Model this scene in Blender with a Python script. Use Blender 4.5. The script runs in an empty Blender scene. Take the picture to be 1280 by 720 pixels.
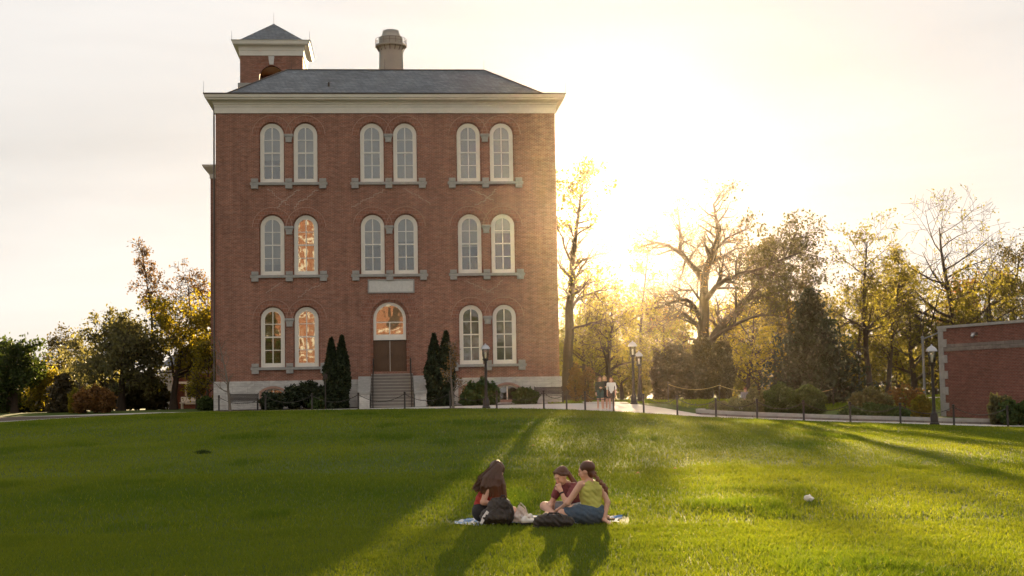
import bpy, bmesh, math, random
import numpy as np
from mathutils import Vector, Matrix
from mathutils.geometry import tessellate_polygon

scene = bpy.context.scene
COL = scene.collection
rnd = random.Random(7)
R = math.radians

# ------------------------------------------------------------------ helpers
def link(name, verts, faces, material=None, parent=None, smooth=False, loc=None):
    me = bpy.data.meshes.new(name)
    if isinstance(verts, np.ndarray):
        verts = verts.tolist()
    me.from_pydata(verts, [], faces)
    me.validate(); me.update()
    if smooth:
        me.polygons.foreach_set('use_smooth', [True] * len(me.polygons))
    o = bpy.data.objects.new(name, me)
    COL.objects.link(o)
    if material is not None:
        me.materials.append(material)
    if parent is not None:
        o.parent = parent
    if loc is not None:
        o.location = loc
    return o

def tag(o, label=None, cat=None, group=None, kind=None):
    if label: o['label'] = label
    if cat: o['category'] = cat
    if group: o['group'] = group
    if kind: o['kind'] = kind
    return o

def empty(name, loc, label=None, cat=None, group=None, rz=0.0):
    o = bpy.data.objects.new(name, None)
    COL.objects.link(o)
    o.empty_display_size = .2
    o.location = loc
    o.rotation_euler = (0, 0, rz)
    return tag(o, label, cat, group)

def copy_tree(o, parent=None):
    c = o.copy(); COL.objects.link(c)
    if parent is not None: c.parent = parent
    for ch in [k for k in bpy.data.objects if k.parent == o]:
        copy_tree(ch, c)
    return c

class MB:
    """collects simple shapes into one mesh"""
    def __init__(s): s.v = []; s.f = []
    def add(s, vs, fs):
        n = len(s.v); s.v += [tuple(map(float, q)) for q in vs]; s.f += [tuple(i + n for i in f) for f in fs]; return s
    def box(s, x0, x1, y0, y1, z0, z1):
        v = [(x0,y0,z0),(x1,y0,z0),(x1,y1,z0),(x0,y1,z0),(x0,y0,z1),(x1,y0,z1),(x1,y1,z1),(x0,y1,z1)]
        return s.add(v, [(0,3,2,1),(4,5,6,7),(0,1,5,4),(1,2,6,5),(2,3,7,6),(3,0,4,7)])
    def bbox(s, x0, x1, y0, y1, z0, z1, b=.01):
        """box with chamfered edges"""
        v = []; f = []
        xs=(x0,x1); ys=(y0,y1); zs=(z0,z1); sg=(1,-1)
        idx = {}
        for i in range(2):
            for j in range(2):
                for k in range(2):
                    for a in range(3):
                        p=[xs[i]+sg[i]*b, ys[j]+sg[j]*b, zs[k]+sg[k]*b]
                        p[a]=(xs[i],ys[j],zs[k])[a]
                        idx[(i,j,k,a)]=len(v); v.append(tuple(p))
        g=lambda i,j,k,a: idx[(i,j,k,a)]
        for i in range(2):
            q=[g(i,0,0,0),g(i,1,0,0),g(i,1,1,0),g(i,0,1,0)]; f.append(q if i else q[::-1])
            q=[g(0,i,0,1),g(1,i,0,1),g(1,i,1,1),g(0,i,1,1)]; f.append(q[::-1] if i else q)
            q=[g(0,0,i,2),g(1,0,i,2),g(1,1,i,2),g(0,1,i,2)]; f.append(q if i else q[::-1])
        for i in range(2):
            for j in range(2):
                f.append([g(0,i,j,1),g(1,i,j,1),g(1,i,j,2),g(0,i,j,2)])
                f.append([g(i,0,j,0),g(i,1,j,0),g(i,1,j,2),g(i,0,j,2)])
                f.append([g(i,j,0,0),g(i,j,1,0),g(i,j,1,1),g(i,j,0,1)])
                for k in range(2): f.append([g(i,j,k,0),g(i,j,k,1),g(i,j,k,2)])
        return s.add(v,f)
    def tube(s, pts, r, n=6, caps=True):
        pts = [Vector(p) for p in pts]
        rs = r if isinstance(r, (list, tuple)) else [r]*len(pts)
        base = len(s.v); prev = None
        for i, p in enumerate(pts):
            d = (pts[min(i+1,len(pts)-1)] - pts[max(i-1,0)])
            d = d.normalized() if d.length > 1e-9 else Vector((0,0,1))
            if prev is None:
                a = Vector((1,0,0)) if abs(d.x) < .8 else Vector((0,1,0))
            else: a = prev
            a = (a - d*a.dot(d)).normalized(); prev = a
            b = d.cross(a)
            for k in range(n):
                t = 2*math.pi*k/n
                s.v.append(tuple(p + (a*math.cos(t) + b*math.sin(t))*rs[i]))
        for i in range(len(pts)-1):
            for k in range(n):
                k2 = (k+1) % n
                s.f.append((base+i*n+k, base+i*n+k2, base+(i+1)*n+k2, base+(i+1)*n+k))
        if caps:
            s.f.append(tuple(base+k for k in range(n))[::-1])
            s.f.append(tuple(base+(len(pts)-1)*n+k for k in range(n)))
        return s
    def lathe(s, prof, n=16, c=(0,0)):
        """prof: (r,z) list bottom to top"""
        base = len(s.v); m = len(prof)
        for r, z in prof:
            for k in range(n):
                t = 2*math.pi*k/n
                s.v.append((c[0]+r*math.cos(t), c[1]+r*math.sin(t), z))
        for i in range(m-1):
            for k in range(n):
                k2 = (k+1) % n
                s.f.append((base+i*n+k, base+i*n+k2, base+(i+1)*n+k2, base+(i+1)*n+k))
        s.f.append(tuple(base+k for k in range(n))[::-1])
        s.f.append(tuple(base+(m-1)*n+k for k in range(n)))
        return s
    def prism(s, poly, axis, a0, a1):
        """poly 2-D (convex or not); axis 'x': poly=(y,z)  'y': poly=(x,z)"""
        n = len(poly)
        def P(q, a): return (a, q[0], q[1]) if axis == 'x' else (q[0], a, q[1])
        v = [P(q, a0) for q in poly] + [P(q, a1) for q in poly]
        f = [tuple(range(n)), tuple(range(2*n-1, n-1, -1))]
        for i in range(n):
            j = (i+1) % n
            f.append((i, i+n, j+n, j))
        return s.add(v, f)
    def build(s, name, material=None, parent=None, smooth=False, loc=None):
        o = link(name, s.v, s.f, material, parent, False, loc)
        bm = bmesh.new(); bm.from_mesh(o.data)
        bmesh.ops.recalc_face_normals(bm, faces=bm.faces)
        bm.to_mesh(o.data); bm.free()
        if smooth:
            o.data.polygons.foreach_set('use_smooth', [True]*len(o.data.polygons))
            o.data.set_sharp_from_angle(angle=R(40))
        return o

# ------------------------------------------------------------------ materials
def new_mat(name):
    m = bpy.data.materials.new(name); m.use_nodes = True
    nt = m.node_tree; nt.nodes.clear()
    out = nt.nodes.new('ShaderNodeOutputMaterial')
    return m, nt, out

def N(nt, t, **kw):
    n = nt.nodes.new(t)
    for k, v in kw.items():
        if k in n.inputs: n.inputs[k].default_value = v
        else: setattr(n, k, v)
    return n

def rgb(c): return (c[0], c[1], c[2], 1.0)

def surf(name, col, rough=.7, var=.18, scale=3.0, metal=0.0, bump=0.0, bscale=40.0, spec=.4, col2=None, sx=(1,1,1)):
    """principled with two octaves of tonal variation and optional fine bump"""
    m, nt, out = new_mat(name)
    L = nt.links.new
    tc = N(nt, 'ShaderNodeTexCoord')
    mp = N(nt, 'ShaderNodeMapping'); mp.inputs['Scale'].default_value = sx
    L(tc.outputs['Object'], mp.inputs['Vector'])
    n1 = N(nt, 'ShaderNodeTexNoise', Scale=scale, Detail=6.0, Roughness=.65)
    L(mp.outputs[0], n1.inputs['Vector'])
    cr = N(nt, 'ShaderNodeMapRange'); cr.inputs[1].default_value = .25; cr.inputs[2].default_value = .75
    L(n1.outputs[0], cr.inputs[0])
    mix = N(nt, 'ShaderNodeMix', data_type='RGBA')
    c2 = col2 or tuple(c*(1+var) for c in col)
    c1 = col if col2 else tuple(c*(1-var) for c in col)
    mix.inputs[6].default_value = rgb(c1); mix.inputs[7].default_value = rgb(c2)
    L(cr.outputs[0], mix.inputs[0])
    b = N(nt, 'ShaderNodeBsdfPrincipled', Roughness=rough, Metallic=metal)
    b.inputs['Specular IOR Level'].default_value = spec
    L(mix.outputs[2], b.inputs['Base Color'])
    if bump:
        n2 = N(nt, 'ShaderNodeTexNoise', Scale=bscale, Detail=4.0)
        L(mp.outputs[0], n2.inputs['Vector'])
        bp = N(nt, 'ShaderNodeBump', Strength=bump, Distance=.02)
        L(n2.outputs[0], bp.inputs['Height']); L(bp.outputs[0], b.inputs['Normal'])
    L(b.outputs[0], out.inputs[0])
    return m

def brick_mat(name, c1, c2, mortar, bw=.215, bh=.075, msize=.010, stain=.25, axis='xz', rough=.85, freckle=0.0, streak=0.0):
    m, nt, out = new_mat(name)
    L = nt.links.new
    tc = N(nt, 'ShaderNodeTexCoord')
    sep = N(nt, 'ShaderNodeSeparateXYZ'); L(tc.outputs['Object'], sep.inputs[0])
    com = N(nt, 'ShaderNodeCombineXYZ')
    add = N(nt, 'ShaderNodeMath', operation='ADD')
    L(sep.outputs[0], add.inputs[0]); L(sep.outputs[1], add.inputs[1])
    L(add.outputs[0], com.inputs[0]); L(sep.outputs[2], com.inputs[1])
    br = N(nt, 'ShaderNodeTexBrick', Scale=1.0)
    br.inputs['Brick Width'].default_value = bw; br.inputs['Row Height'].default_value = bh
    br.inputs['Mortar Size'].default_value = msize; br.inputs['Bias'].default_value = 0.0
    br.inputs['Mortar Smooth'].default_value = .3
    br.inputs['Color1'].default_value = rgb(c1); br.inputs['Color2'].default_value = rgb(c2); br.inputs['Mortar'].default_value = rgb(mortar)
    L(com.outputs[0], br.inputs['Vector'])
    ns = N(nt, 'ShaderNodeTexNoise', Scale=.35, Detail=8.0, Roughness=.7); L(tc.outputs['Object'], ns.inputs['Vector'])
    mr = N(nt, 'ShaderNodeMapRange'); mr.inputs[1].default_value=.3; mr.inputs[2].default_value=.7; mr.inputs[3].default_value=1-stain; mr.inputs[4].default_value=1+stain
    L(ns.outputs[0], mr.inputs[0])
    # single odd bricks: coarse cells the size of one brick
    wn = N(nt, 'ShaderNodeTexVoronoi', Scale=4.5); wn.feature='F1'
    mp = N(nt, 'ShaderNodeMapping'); mp.inputs['Scale'].default_value=(1,2.8,1); L(com.outputs[0], mp.inputs[0]); L(mp.outputs[0], wn.inputs['Vector'])
    sp = N(nt, 'ShaderNodeSeparateColor'); L(wn.outputs['Color'], sp.inputs[0])
    mr2 = N(nt, 'ShaderNodeMapRange'); mr2.inputs[3].default_value=.84; mr2.inputs[4].default_value=1.17; L(sp.outputs[0], mr2.inputs[0])
    mu = N(nt, 'ShaderNodeMath', operation='MULTIPLY'); L(mr.outputs[0], mu.inputs[0]); L(mr2.outputs[0], mu.inputs[1])
    vm = N(nt, 'ShaderNodeVectorMath', operation='SCALE'); L(br.outputs['Color'], vm.inputs[0]); L(mu.outputs[0], vm.inputs['Scale'])
    col = vm.outputs[0]
    if streak:   # rain streaks running down the wall
        n3 = N(nt, 'ShaderNodeTexNoise', Scale=1.0, Detail=5.0, Roughness=.6); m3 = N(nt, 'ShaderNodeMapping'); m3.inputs['Scale'].default_value=(2.6,.11,1)
        L(com.outputs[0], m3.inputs[0]); L(m3.outputs[0], n3.inputs['Vector'])
        r3 = N(nt, 'ShaderNodeMapRange'); r3.inputs[1].default_value=.35; r3.inputs[2].default_value=.68; r3.inputs[3].default_value=1-streak; r3.inputs[4].default_value=1+streak*.5
        L(n3.outputs[0], r3.inputs[0]); v3 = N(nt, 'ShaderNodeVectorMath', operation='SCALE'); L(col, v3.inputs[0]); L(r3.outputs[0], v3.inputs['Scale']); col = v3.outputs[0]
    if freckle:
        # pale, repointed or spalled bricks
        fr = N(nt, 'ShaderNodeMath', operation='GREATER_THAN'); fr.inputs[1].default_value = 1-freckle
        L(sp.outputs[1], fr.inputs[0])
        fm = N(nt, 'ShaderNodeMath', operation='MULTIPLY'); fm.inputs[1].default_value=.55; L(fr.outputs[0], fm.inputs[0])
        mx = N(nt, 'ShaderNodeMix', data_type='RGBA'); mx.inputs[7].default_value = rgb(tuple(.5*a+.5*b for a,b in zip(mortar,c1)))
        L(fm.outputs[0], mx.inputs[0]); L(col, mx.inputs[6]); col = mx.outputs[2]
    b = N(nt, 'ShaderNodeBsdfPrincipled', Roughness=rough); b.inputs['Specular IOR Level'].default_value=.25
    L(col, b.inputs['Base Color'])
    bp = N(nt, 'ShaderNodeBump', Strength=.5, Distance=.008); bp.invert=True
    L(br.outputs['Fac'], bp.inputs['Height']); L(bp.outputs[0], b.inputs['Normal'])
    L(b.outputs[0], out.inputs[0])
    return m

def leaf_mat(name, dark, light, trans=.5, tcol=None, rough=.6):
    """thin leaf: diffuse + translucent, tint per leaf from the attribute 'tint'"""
    m, nt, out = new_mat(name)
    L = nt.links.new
    at = N(nt, 'ShaderNodeAttribute', attribute_name='tint')
    mix = N(nt, 'ShaderNodeMix', data_type='RGBA'); mix.inputs[6].default_value=rgb(dark); mix.inputs[7].default_value=rgb(light)
    L(at.outputs['Fac'], mix.inputs[0])
    d = N(nt, 'ShaderNodeBsdfPrincipled', Roughness=rough); d.inputs['Specular IOR Level'].default_value=.25
    L(mix.outputs[2], d.inputs['Base Color'])
    t = N(nt, 'ShaderNodeBsdfTranslucent')
    tm = N(nt, 'ShaderNodeVectorMath', operation='MULTIPLY'); tm.inputs[1].default_value = tcol or (1.5,1.35,.8)
    L(mix.outputs[2], tm.inputs[0]); L(tm.outputs[0], t.inputs[0])
    ms = N(nt, 'ShaderNodeMixShader'); ms.inputs[0].default_value = trans
    L(d.outputs[0], ms.inputs[1]); L(t.outputs[0], ms.inputs[2])
    L(ms.outputs[0], out.inputs[0])
    return m

def glass_mat(name, wav=.25, wscale=1.3, f0=1.0):
    """old window glass: mirror + clear, slightly wavy"""
    m, nt, out = new_mat(name)
    L = nt.links.new
    tc = N(nt, 'ShaderNodeTexCoord')
    n1 = N(nt, 'ShaderNodeTexNoise', Scale=wscale, Detail=2.0); L(tc.outputs['Object'], n1.inputs['Vector'])
    bp = N(nt, 'ShaderNodeBump', Strength=wav, Distance=.05); L(n1.outputs[0], bp.inputs['Height'])
    fr = N(nt, 'ShaderNodeFresnel', IOR=1.75); L(bp.outputs[0], fr.inputs['Normal'])
    mu = N(nt, 'ShaderNodeMath', operation='MULTIPLY', use_clamp=True); mu.inputs[1].default_value=f0*1.5; L(fr.outputs[0], mu.inputs[0])
    g = N(nt, 'ShaderNodeBsdfGlossy', Roughness=.015); L(bp.outputs[0], g.inputs['Normal'])
    t = N(nt, 'ShaderNodeBsdfTransparent'); t.inputs[0].default_value=(.9,.92,.9,1)
    ms = N(nt, 'ShaderNodeMixShader'); L(mu.outputs[0], ms.inputs[0]); L(t.outputs[0], ms.inputs[1]); L(g.outputs[0], ms.inputs[2])
    L(ms.outputs[0], out.inputs[0])
    return m

M = {}
M['brick']  = brick_mat('old_red_brick', (.265,.100,.058), (.205,.080,.050), (.31,.235,.19), stain=.15, freckle=.06, streak=.16)
M['brick_arch'] = brick_mat('arch_brick', (.25,.094,.056), (.20,.077,.049), (.30,.225,.18), bw=.09, bh=.24, stain=.15)
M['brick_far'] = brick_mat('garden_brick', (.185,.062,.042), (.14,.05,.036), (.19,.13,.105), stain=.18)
M['stone'] = brick_mat('pale_ashlar', (.46,.445,.415), (.40,.385,.36), (.31,.29,.27), bw=.85, bh=.36, msize=.012, stain=.14)
M['stone_trim'] = surf('weathered_trim_stone', (.29,.28,.26), .85, .2, 4, bump=.3)
M['arch_rim'] = surf('pale_arch_rim', (.33,.20,.15), .9, .2, 9)
M['plaque'] = surf('carved_limestone', (.52,.505,.475), .85, .14, 7, bump=.5, bscale=60)
M['paint'] = surf('cream_paint', (.66,.625,.555), .55, .05, 2, bump=.05)
M['cornice'] = surf('grey_cream_paint', (.62,.585,.515), .6, .08, 1.2)
M['gutter'] = surf('brown_gutter', (.06,.045,.035), .5, .2)
M['slate'] = brick_mat('slate', (.135,.148,.165), (.092,.102,.115), (.04,.042,.046), bw=.28, bh=.14, msize=.010, stain=.2, rough=.6)
M['wood'] = surf('stained_oak', (.085,.042,.018), .5, .3, 3, sx=(8,8,.7))
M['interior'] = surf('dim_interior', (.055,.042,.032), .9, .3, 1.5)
M['shade'] = surf('linen_window_shade', (.31,.30,.285), .9, .05, 1.0)
M['glass'] = glass_mat('old_window_glass', .13, .9)
M['concrete'] = surf('pale_concrete', (.42,.39,.35), .9, .14, .8, bump=.15)
M['nosing'] = surf('step_edge_painted_light', (.34,.315,.28), .9, .12, 3)  # toned paler than the steps: tread shading put into the colour
M['step'] = surf('step_stone_painted_shade', (.20,.18,.16), .9, .15, 2.0, bump=.2)  # darker tone paints in the shade of the risers below the nosings
M['metal'] = surf('dark_bronze_metal', (.028,.022,.018), .45, .25, 6, metal=.3)
M['steel'] = surf('brushed_cap_steel', (.36,.36,.37), .38, .08, 5, metal=1.0)
M['stackm'] = surf('grey_stack_concrete', (.185,.195,.195), .9, .08, .4)
M['soil'] = surf('bark_mulch', (.060,.036,.022), .95, .4, 5, bump=.6, bscale=18)
M['kerbstone'] = brick_mat('kerb_blocks', (.20,.17,.15), (.155,.13,.115), (.08,.07,.06), bw=.62, bh=.4, stain=.2)
M['bark'] = surf('grey_brown_bark', (.055,.038,.026), .95, .35, 5, bump=.6, bscale=12, sx=(1,1,.25))
M['bark_pale'] = surf('pale_bark', (.15,.125,.10), .95, .3, 6, bump=.4, bscale=14, sx=(1,1,.3))
M['woodplank'] = surf('weathered_slats', (.032,.023,.018), .7, .3, 4, sx=(1,6,6))
M['rope'] = surf('yellow_rope', (.32,.25,.10), .9, .15, 10)
M['clear'] = glass_mat('lamp_glass', .05, 4, .9)
M['orange_wood'] = surf('varnished_belfry_boards', (.50,.26,.09), .5, .15, 3)

# ------------------------------------------------------------------ terrain
def interp(x, t):
    xs = np.array([a for a, b in t], float); ys = np.array([b for a, b in t], float)
    return np.interp(x, xs, ys)
EDGE = [(-1500,95),(-60,86),(-30,80.5),(-17,79.4),(-11,77.3),(-5.7,74.3),(-.86,71.0),(2.4,68.4),(4.6,66.3),(7.4,65.1),(10.9,64.0),(14.6,62.4),(21,61.0),(30,59),(45,56),(1500,40)]
HGT = [(-1500,.2),(-60,.45),(-40,.75),(-27,1.02),(-17,1.25),(-11,1.25),(-3,1.22),(1.3,1.18),(2.5,1.15),(4.6,1.03),(5.8,.92),(7.4,.80),(9.15,.65),(10.9,.55),(12.9,.45),(14.6,.36),(16.6,.27),(18.9,.18),(21,.1),(30,-.1),(45,-.25),(1500,-.3)]
def sstep(a, b, x):
    t = np.clip((x-a)/(b-a), 0, 1); return t*t*(3-2*t)
def smooth_tab(x, t, w=1.6):
    return sum(interp(x+d*w, t) for d in (-1,-.5,0,.5,1))/5
def terr(x, y):
    x = np.asarray(x, float); y = np.asarray(y, float)
    ye = smooth_tab(x, EDGE); h = smooth_tab(x, HGT)
    z = h*sstep(14, 1, 0)*0 + h*sstep(0, 1, (y-13)/(ye-13))
    far = interp(x, [(-60,1.25),(-20,1.33),(6,1.33),(20,1.3),(60,1.3)])
    wid = interp(x, [(-60,20),(-20,6),(3,13),(8,18),(18,45),(60,50)])
    z = z + (far-h)*sstep(0, 1, (y-ye-.5)/wid)
    # faint unevenness of a real lawn
    z = z + .035*np.sin(x*.21+1.3)*np.sin(y*.17)*sstep(95,60,y) + .018*np.sin(x*.9+y*.35)*np.sin(y*.55-x*.2)*sstep(76,50,y)
    return z
def tz(x, y): return float(terr(x, y))

M['ground'], nt, out = new_mat('turf_soil')
tc = N(nt,'ShaderNodeTexCoord'); n1 = N(nt,'ShaderNodeTexNoise',Scale=.5,Detail=9.0,Roughness=.7)
nt.links.new(tc.outputs['Object'], n1.inputs['Vector'])
cr = N(nt,'ShaderNodeValToRGB'); cr.color_ramp.elements[0].position=.32; cr.color_ramp.elements[0].color=(.036,.058,.008,1)
cr.color_ramp.elements[1].position=.70; cr.color_ramp.elements[1].color=(.080,.105,.016,1)
nt.links.new(n1.outputs[0], cr.inputs[0])
b = N(nt,'ShaderNodeBsdfPrincipled',Roughness=.95); b.inputs['Specular IOR Level'].default_value=.1
nt.links.new(cr.outputs[0], b.inputs['Base Color']); nt.links.new(b.outputs[0], out.inputs[0])

def grid_sheet(name, xs, ys, zf, material, kind='structure', cat=None, label=None):
    X, Y = np.meshgrid(xs, ys); Z = zf(X, Y)
    v = np.stack([X.ravel(), Y.ravel(), Z.ravel()], 1)
    nx, ny = len(xs), len(ys)
    i = np.arange(ny-1)[:,None]*nx + np.arange(nx-1)[None,:]
    f = np.stack([i, i+1, i+nx+1, i+nx], -1).reshape(-1,4)
    o = link(name, v, f.tolist(), material, smooth=True)
    return tag(o, label, cat, kind=kind)

xs = np.concatenate([[-2500,-900,-400,-200,-120,-90,-75], np.arange(-62,63,1.0), [75,90,120,200,400,900,2500]])
ys = np.concatenate([[-600,-300,-150,-80,-40,-20,-10,-4], np.arange(0,112,1.0), [118,130,150,180,240,400,800,2500]])
grid_sheet('ground', xs, ys, terr, M['ground'])

def draped(name, near, far, material, dz=.03, nacross=6, kind='structure'):
    """near/far: matched polylines; sheet draped on the terrain"""
    near = np.array(near, float); far = np.array(far, float)
    v = []; n = len(near)
    for k in range(nacross+1):
        t = k/nacross
        q = near*(1-t)+far*t
        z = terr(q[:,0], q[:,1]) + (dz(q[:,0],q[:,1],t) if callable(dz) else dz)
        v += [(a,b,c) for (a,b),c in zip(q,z)]
    f = [(k*n+i, k*n+i+1, (k+1)*n+i+1, (k+1)*n+i) for k in range(nacross) for i in range(n-1)]
    o = link(name, v, f, material, smooth=True)
    return tag(o, kind=kind)
# ------------------------------------------------------------------ paths, beds, lawn
def ye(x): return smooth_tab(np.asarray(x,float), EDGE)
px_ = np.concatenate([np.arange(-60,-18,1.5), np.arange(-18,9,.6), np.arange(9,46,1.0)])
nearP = [(x, float(ye(x))+.35) for x in px_]
def far_of(x):
    return float(interp(x, [(-60,92),(-20,82.6),(-18,80.7),(-11,80.4),(-5.5,80.0),(-2,80.0),(.5,80.2),(3,80.5),(6.6,78.5),(7.6,75.0),(8.6,71.6),(9.3,69.25),(10,68.75),(13.5,67.2),(23.4,64.7),(35,61.6),(46,58.4)]))
farP = [(x, far_of(x)) for x in px_]
draped('pavement', nearP, farP, M['concrete'], .03, 10)
# side walk leading back between the trees, and one along the far lawn
a = []; c = []
for t in np.linspace(0, 1, 24):
    y = 79.5 + 42*t; x = 5.15 + 2.2*t - 9*t*t
    a.append((x-1.25, y)); c.append((x+1.25, y))
draped('walkway', a, c, M['concrete'], .045, 3)
a = [(x, 97+.02*x) for x in np.linspace(9, 60, 30)]; c = [(x, 99+.02*x) for x in np.linspace(9, 60, 30)]
draped('garden_path', a, c, M['concrete'], .05, 3)
# walk at the left edge of the lawn
LE = [(-17.6,80.2),(-21,75.5),(-24.6,69.5),(-28,62),(-31,54),(-34,45),(-36,35),(-38,20)]
LE = [tuple(p) for p in np.stack([np.interp(np.linspace(0,7,36), range(8), [p[i] for p in LE]) for i in (0,1)],1)]
draped('side_walk', LE, [(x-1.6, y-.3) for x,y in LE], M['concrete'], .03, 3)
draped('leaf_litter', [(x-1.62, y-.3) for x,y in LE], [(x-22, y+9) for x,y in LE], M['soil'], .035, 8)

# ---- grass of the lawn: single blades, one object
def lawn_mask(x, y):
    lx = np.interp(y, [20,35,45,54,62,69.5,75.5,80.2], [-38,-36,-34,-31,-28,-24.6,-21,-17.6])
    return (y < ye(x)+.28) & (x > lx+.05)
RING = [(-15.3,76.9,.75),(-3.1,72.4,1.0)]       # mulch rings round the two saplings
def vnoise(x, y, s, seed):
    rg = np.random.default_rng(seed); T = rg.random((256,256))
    u = x*s; w = y*s; i = np.floor(u).astype(int); j = np.floor(w).astype(int); fu = u-i; fw = w-j
    fu = fu*fu*(3-2*fu); fw = fw*fw*(3-2*fw)
    g = lambda a, b: T[a & 255, b & 255]
    return (g(i,j)*(1-fu)+g(i+1,j)*fu)*(1-fw)+(g(i,j+1)*(1-fu)+g(i+1,j+1)*fu)*fw
def grass(zones, seed=3):
    rg = np.random.default_rng(seed); V=[]; F=[]; T=[]; nb = 0
    for (y0,y1,dens,hh,ww,curved,extra) in zones:
        A = .40*(y1*y1-y0*y0)+9*(y1-y0)
        n = int(A*dens)
        y = np.sqrt(rg.random(n)*(y1*y1-y0*y0)+y0*y0); x = (rg.random(n)*2-1)*(.40*y+4.5)
        if extra is None: k = lawn_mask(x,y)
        else: k = extra(x,y)
        k &= ~((x>-.9+.1*(y-19.8))&(x<1.56+.1*(y-19.8))&(y>19.47)&(y<20.40))
        for cx,cy,cr in RING: k &= ((x-cx)**2+(y-cy)**2) > (cr*(.85+.3*rg.random(n)))**2
        x=x[k]; y=y[k]; n=len(x)
        nz = .55*vnoise(x,y,.9,1)+.45*vnoise(x,y,3.2,2)
        big = vnoise(x,y,.16,5)
        tuft = np.clip((vnoise(x,y*.55,1.1,9)-.64)/.2,0,1)*np.clip((vnoise(x,y,.3,10)-.42)/.25,0,1)
        h = hh*(.45+.75*nz+.35*rg.random(n))*(1+.9*tuft)
        yaw = rg.random(n)*2*np.pi; lean = h*(.25+.75*rg.random(n)); la = rg.random(n)*2*np.pi
        dx = np.cos(yaw)*ww/2; dy = np.sin(yaw)*ww/2
        z = terr(x,y)-.005
        ox = np.cos(la)*lean; oy = np.sin(la)*lean
        tint = np.clip(.16+.45*rg.random(n)*(.4+.6*nz)+.50*(big-.38)+.25*(vnoise(x,y,.45,21)-.5)-.30*tuft,0,1)
        pale = rg.random(n) < .035; tint[pale] = 1.0
        b0 = np.stack([x-dx,y-dy,z],1); b1 = np.stack([x+dx,y+dy,z],1)
        tip = np.stack([x+ox,y+oy,z+h*.95],1)
        if curved:
            m0 = np.stack([x-dx*.75+ox*.35,y-dy*.75+oy*.35,z+h*.6],1); m1 = np.stack([x+dx*.75+ox*.35,y+dy*.75+oy*.35,z+h*.6],1)
            v = np.stack([b0,b1,m1,m0,tip],1).reshape(-1,3); base = nb+np.arange(n)*5
            F.append(np.stack([base,base+1,base+2],1)); F.append(np.stack([base,base+2,base+3],1)); F.append(np.stack([base+3,base+2,base+4],1)); nb += 5*n; T.append(np.repeat(tint,5))
        else:
            v = np.stack([b0,b1,tip],1).reshape(-1,3); base = nb+np.arange(n)*3
            F.append(np.stack([base,base+1,base+2],1)); nb += 3*n; T.append(np.repeat(tint,3))
        V.append(v)
    return np.concatenate(V), np.concatenate(F), np.concatenate(T)
def raw_mesh(name, V, F, tint, material, parent=None):
    """fast triangle / quad mesh with a per-vertex tint attribute"""
    V = np.asarray(V, np.float32); F = np.asarray(F, np.int32); k = F.shape[1]
    me = bpy.data.meshes.new(name)
    me.vertices.add(len(V)); me.vertices.foreach_set('co', V.ravel())
    me.loops.add(F.size); me.loops.foreach_set('vertex_index', F.ravel())
    me.polygons.add(len(F)); me.polygons.foreach_set('loop_start', np.arange(0, F.size, k, dtype=np.int32))
    if tint is not None:
        at = me.attributes.new('tint', 'FLOAT', 'POINT'); at.data.foreach_set('value', np.asarray(tint, np.float32))
    me.update(calc_edges=True)
    me.materials.append(material)
    o = bpy.data.objects.new(name, me); COL.objects.link(o)
    if parent is not None: o.parent = parent
    return o
M['grass'] = leaf_mat('spring_grass', (.062,.112,.013), (.182,.220,.027), .50, (1.75,1.45,.45), .7)
for n_ in M['grass'].node_tree.nodes:
    if n_.type=='BSDF_PRINCIPLED': n_.inputs['Specular IOR Level'].default_value=.08
V,F,T = grass([(11.5,19,1500,.062,.0075,True,None),(19,30,620,.066,.011,True,None),(30,48,240,.070,.019,False,None),(48,82,110,.075,.032,False,None)])
tag(raw_mesh('lawn_grass', V, F, T, M['grass']), 'mown lawn of short green grass sloping up to the brick hall', 'grass', kind='stuff')
def back_lawn(x,y):
    path = np.abs(x-(5.15+2.2*((y-79.5)/42)-9*((y-79.5)/42)**2))<1.3
    return (x>2)&(x<60)&(y>77)&~path&(np.abs(y-98-.02*x)>1.05)&~((x<9)&(y<80.3))&((x<14)|(y>82))
V,F,T = grass([(77,118,34,.13,.06,False,back_lawn)], 8)
tag(raw_mesh('meadow_grass', V, F, T, M['grass']), 'sunlit strip of longer grass beyond the pavement', 'grass', kind='stuff')

# planting beds
bx = np.arange(-17.2, 3.01, .6)
draped('planting_bed', [(x, far_of(x)+.02) for x in bx], [(x, 85.4) for x in bx], M['soil'], .05, 4)
kw = [(9.3,70.6),(9.05,69.9),(9.2,69.35),(9.9,68.85),(11.5,68.1),(13.5,67.25),(18.4,66.05),(23.4,64.85),(29,63.35),(35,61.7),(45,58.7)]
kx = np.linspace(0,len(kw)-1,70); KW = np.stack([np.interp(kx, range(len(kw)), [p[i] for p in kw]) for i in (0,1)],1)
draped('raised_bed', [tuple(p) for p in KW], [(p[0]+ (2.5 if i<20 else .5), p[1]+7.5) for i,p in enumerate(KW)], M['soil'], lambda X,Y,t: .21-.17*t, 8)
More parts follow.
